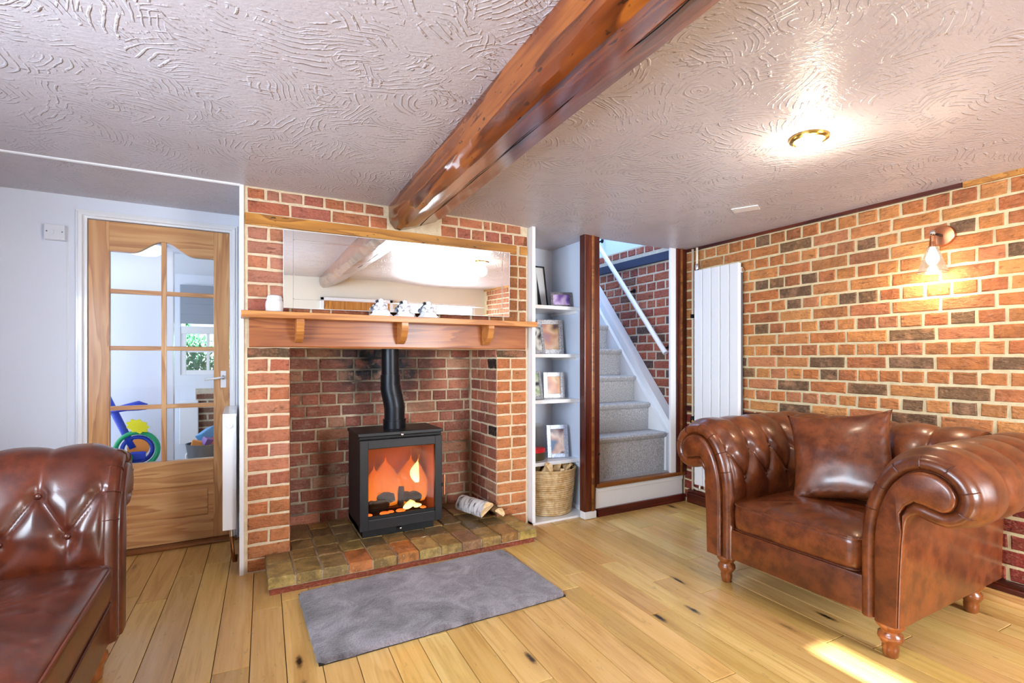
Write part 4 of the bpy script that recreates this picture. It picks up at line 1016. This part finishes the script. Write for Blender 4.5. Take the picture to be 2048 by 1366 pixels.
# ---------------------------------------------------------------- left radiator (on the side of the chimney breast)
lr = thing('panel_radiator', 'white panel radiator seen end-on at the side of the chimney breast', 'radiator', (-.006, 3.02, 0))
MB().bbox(-.072, -.052, 0, .50, .225, .825, .005).build('front_panel', 'radiator_white', lr)
MB().bbox(-.026, -.010, 0, .50, .225, .825, .004).build('rear_panel', 'radiator_white', lr)
MB().bbox(-.074, -.010, -.004, .004, .225, .825, .003).build('end_cover', 'radiator_white', lr)
MB().bbox(-.074, -.008, 0, .50, .822, .836, .003).build('top_grille', 'radiator_white', lr)
MB().lathe([(.015, 0), (.016, .004), (.013, .010), (.003, .011)], 18, T(-.043, -.004, .775) @ Matrix.Rotation(R(90), 4, 'X')).build('end_plug', 'radiator_white', lr, smooth='auto')
MB().tube([(-.035, .006, .23), (-.033, .006, .19)], .010, 10).build('lower_valve', 'chrome', lr, smooth='auto')
MB().tube([(-.033, .006, .19), (-.026, .006, .10), (-.020, .006, .055), (-.014, .02, .05), (-.010, .05, .07)], .009, 10).build('feed_pipe', 'pipe_copper', lr, smooth=True)

# ---------------------------------------------------------------- glazed door in the left wall
cs_ = MB(); x0, x1, zt = DX0 - .012, DX1 + .012, DZ + .012
for (w0, w1, d) in ((0, .018, .022), (.018, .030, .012)):
    cs_.bbox(x0 - w1 - .006, x0 - w0 - .006, YD - d, YD, 0, zt + w1, .002); cs_.bbox(x1 + w0, x1 + w1, YD - d, YD, 0, zt + w1, .002); cs_.bbox(x0 - w1 - .0055, x1 + w1 - .0005, YD - d - .001, YD, zt + w0, zt + w1 + .0005, .002)
cs_.box(DX0 - .03, DX0, YD - .0, YD + .09, 0, DZ + .03); cs_.box(DX1, DX1 + .03, YD, YD + .09, 0, DZ + .03); cs_.box(DX0, DX1, YD, YD + .09, DZ, DZ + .03)
struct('trim_13', cs_, 'white_gloss', 'white moulded frame around the glazed door', 'trim')
th = MB(); th.bbox(DX0 - .04, DX1 + .04, YD - .06, YD + .08, 0, .018, .006)
struct('trim_14', th, 'sill_oak', 'low wooden threshold under the glazed door', 'trim')
d = thing('door_1', 'pine door with eight glass panes and an arched top rail', 'door', (DX0, YD + .010, .02)); d['kind'] = 'structure'
DW = DX1 - DX0; DT = .040
GX0, GX1 = -.655 - DX0, -.143 - DX0; GZ0 = .512 - .02
MB().bbox(.002, GX0, 0, DT, 0, DZ - .024, .003).build('stile', 'door_pine', d); MB().bbox(GX1, DW - .002, 0, DT, 0, DZ - .024, .003).build('stile', 'door_pine', d)
MB().bbox(GX0, GX1, 0, DT, 0, .115, .003).build('bottom_rail', 'door_pine_rail', d)
MB().bbox(GX0, GX1, 0, DT, .335, GZ0, .003).build('lock_rail', 'door_pine_rail', d)
MB().box(GX0, GX1, .014, .026, .11, .34).build('panel', 'door_pine_rail', d)
MB().bbox(GX0 + .03, GX1 - .03, .006, .02, .145, .305, .006).build('raised_field', 'door_pine_rail', d)
# arched top rail
AT, AZ, AE = DZ - .024, 1.821 - .02, 1.744 - .02
mid = (GX0 + GX1) / 2; half = (GX1 - GX0) / 2
def arch(x):
    t = abs(x - mid) / half
    return AZ - (AZ - AE) * (0.5 - .5 * math.cos(math.pi * min(1, t / .62)))
pts = [GX0 + (GX1 - GX0) * i / 40 for i in range(41)]
vs = []; fs = []
for y in (0, DT):
    for x in pts: vs += [(x, y, arch(x)), (x, y, AT)]
n2 = 82
for i in range(40):
    a = i * 2; fs += [(a, a + 2, a + 3, a + 1), (n2 + a, n2 + a + 1, n2 + a + 3, n2 + a + 2), (a, n2 + a, n2 + a + 2, a + 2)]
MB().add(vs, fs).build('top_rail', 'door_pine_rail', d)
bw_ = .0125
MB().bbox(mid - bw_, mid + bw_, .004, DT - .004, GZ0, AZ, .003).build('glazing_bar', 'door_pine', d)
for z in (.840 - .02, 1.187 - .02, 1.515 - .02):
    MB().bbox(GX0, GX1, .0055, DT - .0055, z - bw_, z + bw_, .003).build('glazing_bar', 'door_pine_rail', d)
zz = [GZ0, .82, 1.167, 1.495, AZ]
for i in range(4):
    for (xa, xb) in ((GX0, mid), (mid, GX1)):
        MB().box(xa, xb, .018, .022, zz[i], zz[i + 1] if i < 3 else AZ + .0).build('pane', 'glass', d)
hd = MB(); hd.bbox(.0, .030, -.004, 0, 0, .105, .002); h_ = hd.build('handle_plate', 'white_gloss', d, loc=(-.090 - DX0 - .015, 0, .945 - .02))
MB().tube([(.015, -.004, .065), (.015, -.03, .065), (-.01, -.038, .062), (-.085, -.038, .052)], .006, 10).build('handle', 'white_gloss', h_, smooth=True)
MB().lathe([(.012, 0), (.012, .008), (.006, .012)], 14, T(.015, -.002, .065) @ Matrix.Rotation(R(90), 4, 'X')).build('rose', 'chrome', h_)
swt = thing('light_switch', 'square white switch box on the wall left of the glazed door', 'switch', (-.882, YD, 1.813))
MB().bbox(-.044, .044, -.030, 0, -.042, .042, .003).build('back_box', 'switch_plastic', swt)
MB().bbox(-.043, .043, -.038, -.030, -.041, .041, .003).build('face_plate', 'switch_plastic', swt)
MB().bbox(-.016, -.002, -.043, -.037, -.012, .012, .002).build('rocker', 'switch_plastic', swt)
for x in (-.032, .032): MB().lathe([(.0035, 0), (.003, .001)], 10, T(x, -.038, .002) @ Matrix.Rotation(R(90), 4, 'X')).build('screw', 'screw', swt)
tk = MB(); tk.bbox(-.838, -.8335, YD - .004, YD, 0, 1.77, .001)
struct('trim_15', tk, 'white_paint', 'thin white conduit strip running down from the switch', 'trim')

# ---------------------------------------------------------------- hall and room beyond the glazed door
hf = MB(); hf.box(-2.0, 1.0, YD + .09, 6.5, -.08, 0)
struct('floor_hall', hf, 'hall_floor', 'brown wooden floor beyond the glazed door', 'floor')
hw_ = MB(); hw_.box(-2.05, -.50, 4.70, 4.76, 0, 2.1); hw_.box(-.50, .9, 4.70, 4.76, 1.96, 2.1); hw_.box(.05, .9, 4.70, 4.76, 0, 2.1); hw_.box(.05, .12, YD + .09, 4.7, 0, 2.1)
struct('wall_hall', hw_, 'wall_white', 'white hall wall seen through the left panes of the door', 'wall')
hw_ = MB(); hw_.box(-2.1, 1.0, YD + .09, 4.70, 1.955, 2.1); hw_.box(-2.1, 1.0, 4.70, 6.5, 2.03, 2.1)
struct('ceiling_hall', hw_, 'wall_white', 'white ceiling of the hall beyond the glazed door', 'ceiling')
hw_ = MB(); hw_.bbox(-.505, -.455, 4.68, 4.78, 0, 1.97, .006); hw_.bbox(-.53, -.505, 4.675, 4.70, 0, 1.99, .004)
struct('trim_16', hw_, 'white_gloss', 'white door casing in the hall seen through the right panes', 'trim')
hw_ = MB(); hw_.bbox(-2.0, -.53, 4.685, 4.70, 0, .10, .003)
struct('baseboard_hall', hw_, 'white_gloss', 'white skirting along the hall wall', 'skirting board')
wall_with_hole('wall_far', 'wall_white', 'white wall around the far window beyond the hall', 'y', 6.40, .12, -2.1, 1.0, -.1, 2.1, [(-.56, .45, .95, 1.92)])
hw_ = MB(); hw_.box(.42, .5, 4.76, 6.4, 0, 2.1); hw_.box(-.42, .42, 6.37, 6.399, 0, .80)
wf = struct('wall_far_right', hw_, 'mortar_stair', 'patch of dark brickwork under the far window', 'wall')
for k in range(10):
    x = -.42 + (.0 if k % 2 else -.1)
    while x < .4:
        a, b = max(x, -.42), min(x + .21, .42); x += .21
        if b - a > .04: brick(wf, ((a + b) / 2, 6.368, .04 + k * .075), '-y', b - a - .012, .062, 'brick', tint('#6a3a2a', .15))
w3 = window('window_3', 'y', 6.46, -.56, .45, .95, 1.46, 'far white window looking onto garden shrubs', 4, 2)
MB().bbox(-.555, .445, 6.404, 6.452, 1.395, 1.475, .004).build('transom', 'white_gloss', w3)
MB().box(-.51, .40, 6.431, 6.435, 1.0, 1.41).build('pane', 'glass', w3); MB().box(-.56, .45, 6.431, 6.435, 1.475, 1.92).build('pane', 'glass', w3)
bl = thing('roman_blind', 'grey folded blind hanging in the upper part of the far window', 'blind', (-.06, 6.39, 1.50))
for i in range(4): MB().bbox(-.5, .5, -.03 - .004 * (i % 2), -.012, .10 * i, .10 * i + .115, .006).build('fold', 'blind_grey', bl)
fr = thing('far_radiator', 'white radiator on the wall under the far window', 'radiator', (-.50, 6.38, 0))
MB().bbox(-.06, .11, -.09, -.02, .22, .68, .008).build('panel', 'radiator_white', fr); MB().tube([(.03, -.05, .22), (.03, -.05, .14), (.0, -.05, .10), (.0, -.05, .0)], .012, 8).build('pipe', 'radiator_white', fr)
bu = thing('toy_bucket', 'dark grey bucket heaped with toys beyond the door', 'bucket', (-.29, 5.75, 0))
MB().lathe([(.13, 0), (.17, .29), (.175, .30), (.165, .30), (.125, .02), (.003, .02)], 24, capt=False).build('tub', 'bucket_grey', bu, smooth='auto')
for i, (x, y, z, m, lb) in enumerate(((-.07, -.05, .30, 'toy_orange', 'orange toy block in the grey bucket'), (.02, -.06, .32, 'toy_purple', 'purple toy block in the grey bucket'), (.08, -.03, .31, 'toy_red', 'red toy block in the grey bucket'), (-.01, .05, .36, 'toy_sky', 'sky-blue toy box sticking up from the grey bucket'), (.10, .05, .32, 'toy_green', 'green toy block in the grey bucket'))):
    mb = MB(); k = .05 if i != 3 else .07; mb.bbox(-k, k, -k * .7, k * .7, -k * .7, k * (.7 if i != 3 else 1.4), .01); o = mb.build('toy_block', m, None, loc=(-.29 + x, 5.75 + y, z), rot=(R(20 * i), R(15), R(40 * i))); tag(o, lb, 'toy')
ty = thing('ride_on_toy', 'blue, green and yellow plastic ride-on toy against the hall wall', 'toy', (-.735, 4.50, 0))
RY = Matrix.Rotation(R(90), 4, 'X')
mb = MB(); mb.tube([(.085 + .125 * math.cos(a), -.05, .47 + .125 * math.sin(a)) for a in [2 * math.pi * k / 28 for k in range(28)]], .016, 10, closed=True); mb.build('steering_ring', 'toy_green', ty, smooth=True)
mb = MB(); mb.tube([(.085 + .09 * math.cos(a), -.03, .47 + .09 * math.sin(a)) for a in [2 * math.pi * k / 24 for k in range(24)]], .014, 10, closed=True); mb.build('inner_ring', 'toy_blue', ty, smooth=True)
MB().lathe([(.065, 0), (.065, .03), (.002, .03)], 24, T(.09, -.01, .48) @ RY).build('dial', 'toy_orange', ty)
MB().tube([(-.10, 0, .86), (-.06, 0, .76), (.0, -.02, .62), (.06, -.03, .48)], .024, 10).build('column', 'toy_blue', ty, smooth=True)
mb = MB(); mb.tube([(-.07, -.02, .755), (.02, -.02, .775), (.09, -.02, .785), (.14, -.02, .775)], [.018, .026, .036, .022], 10); mb.build('paddle_handle', 'toy_blue', ty, smooth=True)
mb = MB(); n = 9; mb.prism([((.062 if i % 2 else .048) * math.cos(2 * math.pi * i / 18), (.062 if i % 2 else .048) * math.sin(2 * math.pi * i / 18)) for i in range(18)], -.02, .02, T(.09, -.05, .64) @ Matrix.Rotation(R(25), 4, 'Y') @ Matrix.Diagonal((1.2, 1, .8, 1))); mb.build('gear_piece', 'toy_yellow', ty)
mb = MB(); mb.bbox(.05, .14, -.09, -.06, .40, .46, .01); mb.build('button_block', 'toy_blue', ty)
mb = MB(); mb.bbox(-.02, .24, -.10, .12, .20, .335, .02); mb.build('seat_box', 'toy_navy', ty)
for x in (.02, .20): MB().lathe([(.10, 0), (.10, .05), (.03, .06)], 20, T(x, -.10, .10) @ RY).build('wheel', 'toy_navy', ty)
MB().lathe([(.04, 0), (.04, .08), (.02, .09)], 14, T(.03, -.06, .42) @ RY).build('horn', 'toy_green', ty)
dl = thing('dome_light', 'round white dome light glowing on the hall ceiling', 'lamp', (-.605, 4.45, 1.955))
MB().lathe([(.13, 0), (.135, -.01), (.13, -.02)], 32).build('rim', 'chrome', dl, smooth='auto')
MB().lathe([(.125, -.015), (.115, -.05), (.08, -.075), (.003, -.085)], 32, capb=False).build('diffuser', 'dome_glow', dl, smooth=True)
# garden behind the far window
gd = MB(); gd.box(-6, 6, 6.6, 14, -.3, -.05); struct('ground', gd, 'soil', 'garden ground outside the far window', 'ground')
def shrub(x, y, z, rx, rz, n_, mat, label, seed):
    r_ = random.Random(seed); t = thing('garden_shrub', label, 'shrub', (x, y, -.05), group='shrubs outside the far window')
    mb = MB()
    for i in range(n_):
        u, v, w = (r_.gauss(0, 1) for _ in range(3)); l = math.sqrt(u * u + v * v + w * w) or 1; k = r_.uniform(.6, 1)
        M = T(u / l * rx * k, v / l * rx * .6 * k, z + w / l * rz * k) @ Euler((r_.uniform(0, 6), r_.uniform(0, 6), r_.uniform(0, 6))).to_matrix().to_4x4()
        s_ = r_.uniform(.03, .06); mb.add([(-s_, 0, 0), (0, -s_ * .45, s_ * .2), (s_, 0, 0), (0, s_ * .45, s_ * .2)], [(0, 1, 2, 3)], M)
    mb.build('foliage', mat, t)['kind'] = 'stuff'
    MB().tube([(0, 0, 0), (.02, 0, z * .6), (0, 0, z)], [.03, .02, .012], 6).build('stem', 'bark_inner', t)
shrub(-.75, 8.0, .95, .55, .65, 1300, 'leaf', 'dark green shrub outside the far window', 1)
shrub(-.05, 8.3, .85, .6, .7, 1300, 'leaf_pale', 'paler green shrub outside the far window', 2)
shrub(-1.3, 9.0, 1.3, .8, 1.0, 1500, 'leaf', 'tall leafy shrub further back in the garden', 3)
shrub(.6, 9.4, 1.4, .9, 1.1, 1500, 'leaf', 'tall bush at the right of the garden view', 4)
for i, (x, z) in enumerate(((-.62, .98), (-.50, .95), (-.70, .90))):
    mb = MB(); mb.lathe([(.004, -.02), (.03, -.005), (.036, .012), (.012, .02)], 10); o = mb.build('flower_head', 'flower', None, loc=(x - .1, 7.42, z + .08)); tag(o, 'pale round flower head on the garden shrub', 'flower', 'pale flowers outside')
    MB().tube([(0, 0, -.02), (.01, .05, -z - .1)], .004, 5).build('stalk', 'leaf', o)

# far end of the living room (seen in the mirror)
bd = thing('door_2', 'wooden door with an arched panel at the far end of the room', 'door', (.68, YB, 0)); bd['kind'] = 'structure'
MB().bbox(0, .92, 0, .04, 0, 1.70, .004).build('leaf', 'panel_oak', bd)
mb = MB(); mb.tube([(.14, .045, .9)] + [(.46 - .32 * math.cos(math.pi * k / 16), .045, 1.42 + .16 * math.sin(math.pi * k / 16)) for k in range(17)] + [(.78, .045, .9)], .010, 6); mb.build('arched_moulding', 'panel_oak', bd)
mb = MB(); mb.bbox(-.05, 0, 0, .05, 0, 1.75, .004); mb.bbox(.92, .97, 0, .05, 0, 1.75, .004); mb.bbox(-.05, .97, 0, .05, 1.70, 1.75, .004); mb.build('casing', 'white_gloss', bd)

# added unseen boards outside the far-end window that narrow the sun patch
gs = thing('sun_blocker', 'added unseen shed in the garden behind the far-end window', 'blocker', (3.14, -3.5, -.05))
for i in range(20): MB().bbox(-1.36, 1.0, -.02, .02, i * .15, i * .15 + .148, .004).build('board', 'bark_inner', gs)
MB().bbox(-1.42, 1.06, -.06, .06, 3.0, 3.06, .006).build('coping', 'bark_inner', gs)
# ---------------------------------------------------------------- rug
RX0, RX1, RY0, RY1 = .245, 1.355, 1.945, 2.585
nx, ny = 150, 90; vs = []; fs = []
rugc = Vector(((RX0 + RX1) / 2, (RY0 + RY1) / 2, 0)); rw, rh = (RX1 - RX0) / 2, (RY1 - RY0) / 2
rr_ = random.Random(3)
def sup(u, v):
    # rounded corners
    x, y = u * rw, v * rh; c = .035
    ax, ay = abs(x) - (rw - c), abs(y) - (rh - c)
    if ax > 0 and ay > 0:
        l = math.hypot(ax, ay); m_ = max(ax, ay); x = math.copysign(rw - c + ax * m_ / l, x); y = math.copysign(rh - c + ay * m_ / l, y)
    return x, y
for j in range(ny + 1):
    for i in range(nx + 1):
        u, v = -1 + 2 * i / nx, -1 + 2 * j / ny; x, y = sup(u, v)
        ed = min(1, (1 - abs(u)) * rw / .018, (1 - abs(v)) * rh / .018); ed = math.sqrt(max(0, 1 - (1 - ed) ** 2))
        z = .006 + ed * (.017 + .005 * mnoise.noise((x * 9, y * 9, 1)) + rr_.uniform(-.0016, .0016))
        wob = .004 * mnoise.noise((x * 30, y * 30, 2)) * (1 - ed)
        vs.append((x + wob, y + wob, z))
for j in range(ny):
    for i in range(nx): a = j * (nx + 1) + i; fs.append((a, a + 1, a + nx + 2, a + nx + 1))
rg = thing('rug', 'small grey fluffy rug on the floor in front of the hearth', 'rug', rugc, (0, 0, R(.8)))
MB().add(vs, fs).build('pile', 'rug_pile', rg, smooth=True)
mb = MB(); mb.bbox(-rw + .004, rw - .004, -rh + .004, rh - .004, 0, .008, .002); mb.build('backing', 'frame_black', rg)

# ---------------------------------------------------------------- chesterfield seating
def catmull(P_, step=.012):
    out = []
    for i in range(len(P_) - 1):
        p0, p1, p2, p3 = P_[max(i - 1, 0)], P_[i], P_[i + 1], P_[min(i + 2, len(P_) - 1)]
        n = max(2, int(math.dist(p1, p2) / step))
        for k in range(n):
            t = k / n
            out.append(tuple(.5 * (2 * b + (c - a) * t + (2 * a - 5 * b + 4 * c - d_) * t * t + (3 * b - a - 3 * c + d_) * t ** 3) for a, b, c, d_ in zip(p0, p1, p2, p3)))
    out.append(P_[-1]); return out
ARM = [(0, .145), (0, .30), (0, .40), (.003, .48), (.014, .56), (.040, .645), (.080, .715), (.135, .765), (.20, .785), (.27, .772), (.325, .73), (.352, .67), (.345, .61), (.315, .568), (.27, .548), (.225, .553), (.185, .565), (.160, .55), (.150, .50), (.145, .42), (.140, .30), (.136, .145)]
def chesterfield(name, label, cat, loc, rotz, w, mat, nleg_x=None):
    root = thing(name, label, cat, loc, (0, 0, rotz))
    prof = catmull([ARM[0], ARM[1], ARM[2]], .03)[:-1] + catmull(ARM[2:17], .0085)[:-1] + catmull(ARM[16:], .03)
    n = len(prof)
    S = [0]
    for i in range(1, n): S.append(S[-1] + math.dist(prof[i - 1], prof[i]))
    i0 = min(range(n), key=lambda i: abs(prof[i][0] - 0) + abs(prof[i][1] - .43) if prof[i][0] < .05 else 9)
    s0 = S[i0]
    iend = min(range(n), key=lambda i: math.dist(prof[i], (.27, .548))); s1 = S[iend] - s0
    N_ = []
    for i in range(n):
        a, b = prof[max(i - 1, 0)], prof[min(i + 1, n - 1)]; dx, dz = b[0] - a[0], b[1] - a[1]; l = math.hypot(dx, dz); N_.append((-dz / l, dx / l))
    q, pcol, srow, A_ = .140, .168, .105, .032
    def hgt(s, t, t0):
        if s < 0 or s > s1: return 0
        ss = (s - srow) / q; ts = (t - t0) / pcol
        if ss < 0: m_ = abs(ts - round(ts)); amp = max(0, 1 + ss / (srow / q)) ** .7
        elif ss > 1: m_ = abs(ts - .5 - round(ts - .5)); amp = min(1, max(0, (s1 - s) / .12)) ** .7
        else:
            a, b = ts - ss / 2, ts + ss / 2; m_ = min(abs(a - round(a)), abs(b - round(b))); amp = 1
            m_ = min(.5, m_ * 1.25)
        m_ = min(.5, math.sqrt(m_ * m_ + .0006))
        h = A_ * amp * (math.sin(math.pi * m_) ** .5 - .25)
        if ss > 1: h = A_ * amp * ((k_ := min(.4, (ss - 1) * .5)) + (1 - k_) * (h / (A_ * amp + 1e-9)))  if amp > 0 else 0
        k = round(max(0, min(1, ss))); tb = ts - k / 2; r2 = ((tb - round(tb)) * pcol) ** 2 + ((ss - k) * q) ** 2
        return h - .013 * math.exp(-r2 / .0005) * (1 if -.6 < ss < 1.6 else 0)
    def body(L, t0, nt, fn, tfade0=0.0):
        vs = []; fs = []
        for j in range(nt + 1):
            t = L * j / nt
            for i in range(n):
                h = hgt(S[i] - s0, t, t0)
                if tfade0: h *= min(1, max(0, (t - .01) / tfade0)) ** .5 if h > 0 else 1
                u, z = prof[i]; vs.append(fn(u + N_[i][0] * h, t, z + N_[i][1] * h))
        for j in range(nt):
            for i in range(n - 1): a = j * n + i; fs.append((a, a + 1, a + n + 1, a + n))
        return vs, fs
    def button_pts(L, t0):
        out = []
        for k in range(2):
            s = srow + q * k; i = min(range(n), key=lambda i: abs(S[i] - s0 - s))
            c = -2
            while True:
                t = t0 + (c + k / 2) * pcol; c += 1
                if t > L - .03: break
                if t > .03: out.append((i, t))
        return out
    bm_ = MB().lathe([(.002, -.006), (.009, -.004), (.011, 0), (.008, .005), (.002, .007)], 10); bme = mesh('button', bm_.v, bm_.f, True); bme.materials.append(MAT[mat])
    def buttons(L, t0, fn, par, lim=None):
        for i, t in button_pts(L, t0):
            if lim and not lim[0] < t < lim[1]: continue
            u, z = prof[i]; nx_, nz_ = N_[i]; p = Vector(fn(u - nx_ * .006, t, z - nz_ * .006)); p2 = Vector(fn(u + nx_, t, z + nz_))
            obj('button', bme, None, par, p, (p2 - p).to_track_quat('Z', 'Y').to_euler())
    ineck = min(range(n), key=lambda i: math.dist(prof[i], (.185, .565)))
    WG = [1.0 if i <= ineck else max(.12, 1 - (i - ineck) / 4) for i in range(n)]
    D = .90; YBK = .56
    for sgn in (-1, 1):
        fn = lambda u, t, z, s_=sgn: (s_ * (w + u), .032 + t, z)
        vs, fs = body(D - .032, .10, 124, fn, .05)
        k0 = len(vs); 
        # rounded front with seam and recessed panel
        def inset(d_, y):
            return [(sgn * (w + prof[i][0] - N_[i][0] * d_ * WG[i]), y, max(.147, prof[i][1] - N_[i][1] * d_ * WG[i])) for i in range(n)]
        rings = [inset(.006, .014), inset(.018, .003), inset(.036, .001), inset(.048, .010), inset(.052, .022)]
        prev = 0
        for rg_ in rings:
            k = len(vs); vs += rg_
            for i in range(n - 1): fs.append((prev + i, prev + i + 1, k + i + 1, k + i))
            prev = k
        k = len(vs) - n; fs.append(tuple(k + i for i in range(n)))
        fs.append(tuple((124) * n + i for i in range(n)))
        if sgn < 0: fs = [f[::-1] for f in fs]
        arm = MB().add(vs, fs).build('arm', mat, root, smooth='auto')
        arm.data.set_sharp_from_angle(angle=R(60))
        # front panel
        vs = []; fs = []; P1 = [inset(.053, .022), inset(.055, .002), inset(.060, -.004), inset(.070, -.007)]
        for rg_ in P1: vs += rg_
        for a in range(3):
            for i in range(n): i2 = (i + 1) % n; fs.append((a * n + i, a * n + i2, (a + 1) * n + i2, (a + 1) * n + i))
        fs.append(tuple(3 * n + i for i in range(n)))
        if sgn < 0: fs = [f[::-1] for f in fs]
        MB().add(vs, fs).build('arm_facing', mat, arm, smooth='auto')
        buttons(D - .032, .10, fn, arm, (0, YBK - .04))
        # pleat lines round the scroll
        for i in range(n):
            pass
        cnt = [i for i in range(n) if .10 < S[i] - s0 < s1]
        for i in cnt[4::11]:
            pts = [((w + prof[i][0] - N_[i][0] * d_) * sgn, y, prof[i][1] - N_[i][1] * d_) for d_, y in ((-.001, .045), (.004, .013), (.017, .002), (.036, .0), (.046, .008))]
            MB().tube(pts, [.0012, .002, .0024, .002, .001], 5).build('pleat', 'piping_leather', arm)
    # back
    Lb = 2 * (w + .125)
    t0 = (Lb / 2) % pcol
    fnb = lambda u, t, z: (-(w + .125) + t, YBK + u, z + .006)
    vs, fs = body(Lb, t0, int(Lb / .0075), fnb); nt = int(Lb / .0075)
    fs += [tuple(range(n - 1, -1, -1)), tuple(nt * n + i for i in range(n))]
    bk_ = MB().add(vs, [f[::-1] for f in fs]).build('backrest', mat, root, smooth='auto'); bk_.data.set_sharp_from_angle(angle=R(60))
    buttons(Lb, t0, fnb, bk_, (.145, Lb - .145))
    # frame front rail, deck, seat cushion
    MB().bbox(-w - .02, w + .02, .018, .10, .145, .292, .012).build('front_rail', mat, root, smooth='auto')
    MB().box(-w, w, .05, YBK + .05, .15, .285).build('seat_deck', 'piping_leather', root)
    ncu = 1 if w < .5 else 2
    for c in range(ncu):
        ca, cb_ = -w + .004 + c * (2 * w / ncu), -w - .004 + (c + 1) * (2 * w / ncu)
        hx, hy = (cb_ - ca) / 2, (YBK + .01 - .008) / 2; cx, cy = (ca + cb_) / 2, .008 + hy
        vs = []; fs = []; nx, ny = 44, 44
        def sq(u, v, ins):
            rc = .05; x, y = u * (hx - ins), v * (hy - ins); ax, ay = abs(x) - (hx - ins - rc), abs(y) - (hy - ins - rc)
            if ax > 0 and ay > 0:
                l = math.hypot(ax, ay); m_ = max(ax, ay); x = math.copysign(hx - ins - rc + ax * m_ / l, x); y = math.copysign(hy - ins - rc + ay * m_ / l, y)
            return cx + x, cy + y
        loop = [(-1 + 2 * i / nx, -1) for i in range(nx)] + [(1, -1 + 2 * i / nx) for i in range(nx)] + [(1 - 2 * i / nx, 1) for i in range(nx)] + [(-1, 1 - 2 * i / nx) for i in range(nx)]
        rings = [(.006, .298), (.001, .304), (-.002, .33), (-.004, .365), (-.002, .40), (.0, .418), (.006, .425)]
        for ins, z in rings:
            for u, v in loop: x, y = sq(u, v, ins); vs.append((x, y, z))
        m_ = len(loop)
        for a in range(len(rings) - 1):
            for i in range(m_): i2 = (i + 1) % m_; fs.append((a * m_ + i, a * m_ + i2, (a + 1) * m_ + i2, (a + 1) * m_ + i))
        prev = (len(rings) - 1) * m_
        for sc_, z in ((.97, .431), (.9, .439), (.78, .447), (.6, .453), (.35, .457), (.1, .458)):
            k = len(vs)
            for u, v in loop: x, y = sq(u, v, .006); vs.append((cx + (x - cx) * sc_, cy + (y - cy) * sc_, z + .0025 * mnoise.noise((x * 14, y * 14, w))))
            for i in range(m_): i2 = (i + 1) % m_; fs.append((prev + i, prev + i2, k + i2, k + i))
            prev = k
        fs.append(tuple(prev + i for i in range(m_))); fs.append(tuple(range(m_ - 1, -1, -1)))
        cu = MB().add(vs, fs).build('seat_cushion', mat, root, smooth='auto')
        for z, ins in ((.420, -.001), (.302, -.001)):
            MB().tube([(*sq(u, v, ins), z) for u, v in loop[::2]], .0045, 6, closed=True).build('piping', 'piping_leather' if z < .35 else mat, cu, smooth=True)
    lg = MB().lathe([(.020, 0), (.024, .004), (.028, .035), (.026, .048), (.033, .056), (.042, .072), (.040, .088), (.030, .096), (.034, .104), (.046, .118), (.048, .134), (.040, .146)], 24)
    lme = mesh('leg', lg.v, lg.f, True); lme.materials.append(MAT['leg_wood'])
    for x in (-w - .075, w + .075):
        for y in (.075, .77): obj('leg', lme, None, root, (x, y, 0))
    return root
chesterfield('armchair', 'brown leather button-tufted armchair with rolled arms by the brick wall', 'armchair', (2.09, 1.341, 0), R(-90), .288, 'leather')
chesterfield('sofa', 'brown leather button-tufted sofa at the left edge of the room', 'sofa', (-.375, 1.38, 0), R(90), .785, 'leather_dark')

# cushion on the armchair
def cushion():
    n = 40; vs = []; fs = []; hs_ = .225
    def P_(u, v, side):
        e = max(abs(u), abs(v)); k = 1 - .12 * (1 - abs(u) ** 3) * abs(v) ** 2; k2 = 1 - .12 * (1 - abs(v) ** 3) * abs(u) ** 2
        x, y = u * hs_ * k2, v * hs_ * k
        th_ = .072 * ((1 - u * u) * (1 - v * v)) ** .42 + .0015
        th_ += .005 * mnoise.noise((u * 3, v * 3, side)) * (1 - e)
        if e > .8: th_ += .006 * math.sin((u - v) * 26) * (1 - e) * 5 * .6
        return (x, side * th_, y)
    for side in (-1, 1):
        k = len(vs)
        for j in range(n + 1):
            for i in range(n + 1): vs.append(P_(-1 + 2 * i / n, -1 + 2 * j / n, side))
        for j in range(n):
            for i in range(n):
                a = k + j * (n + 1) + i; f = (a, a + 1, a + n + 2, a + n + 1); fs.append(f if side < 0 else f[::-1])
    return MB().add(vs, fs)
cu = thing('cushion', 'square brown leather scatter cushion propped in the armchair', 'cushion', (2.535, 1.355, .655), (R(-24), R(-8), R(-70)))
o = cushion().build('cover', 'leather', cu, smooth='auto')
bm = bmesh.new(); bm.from_mesh(o.data); bmesh.ops.remove_doubles(bm, verts=bm.verts[:], dist=.004); bm.to_mesh(o.data); bm.free()
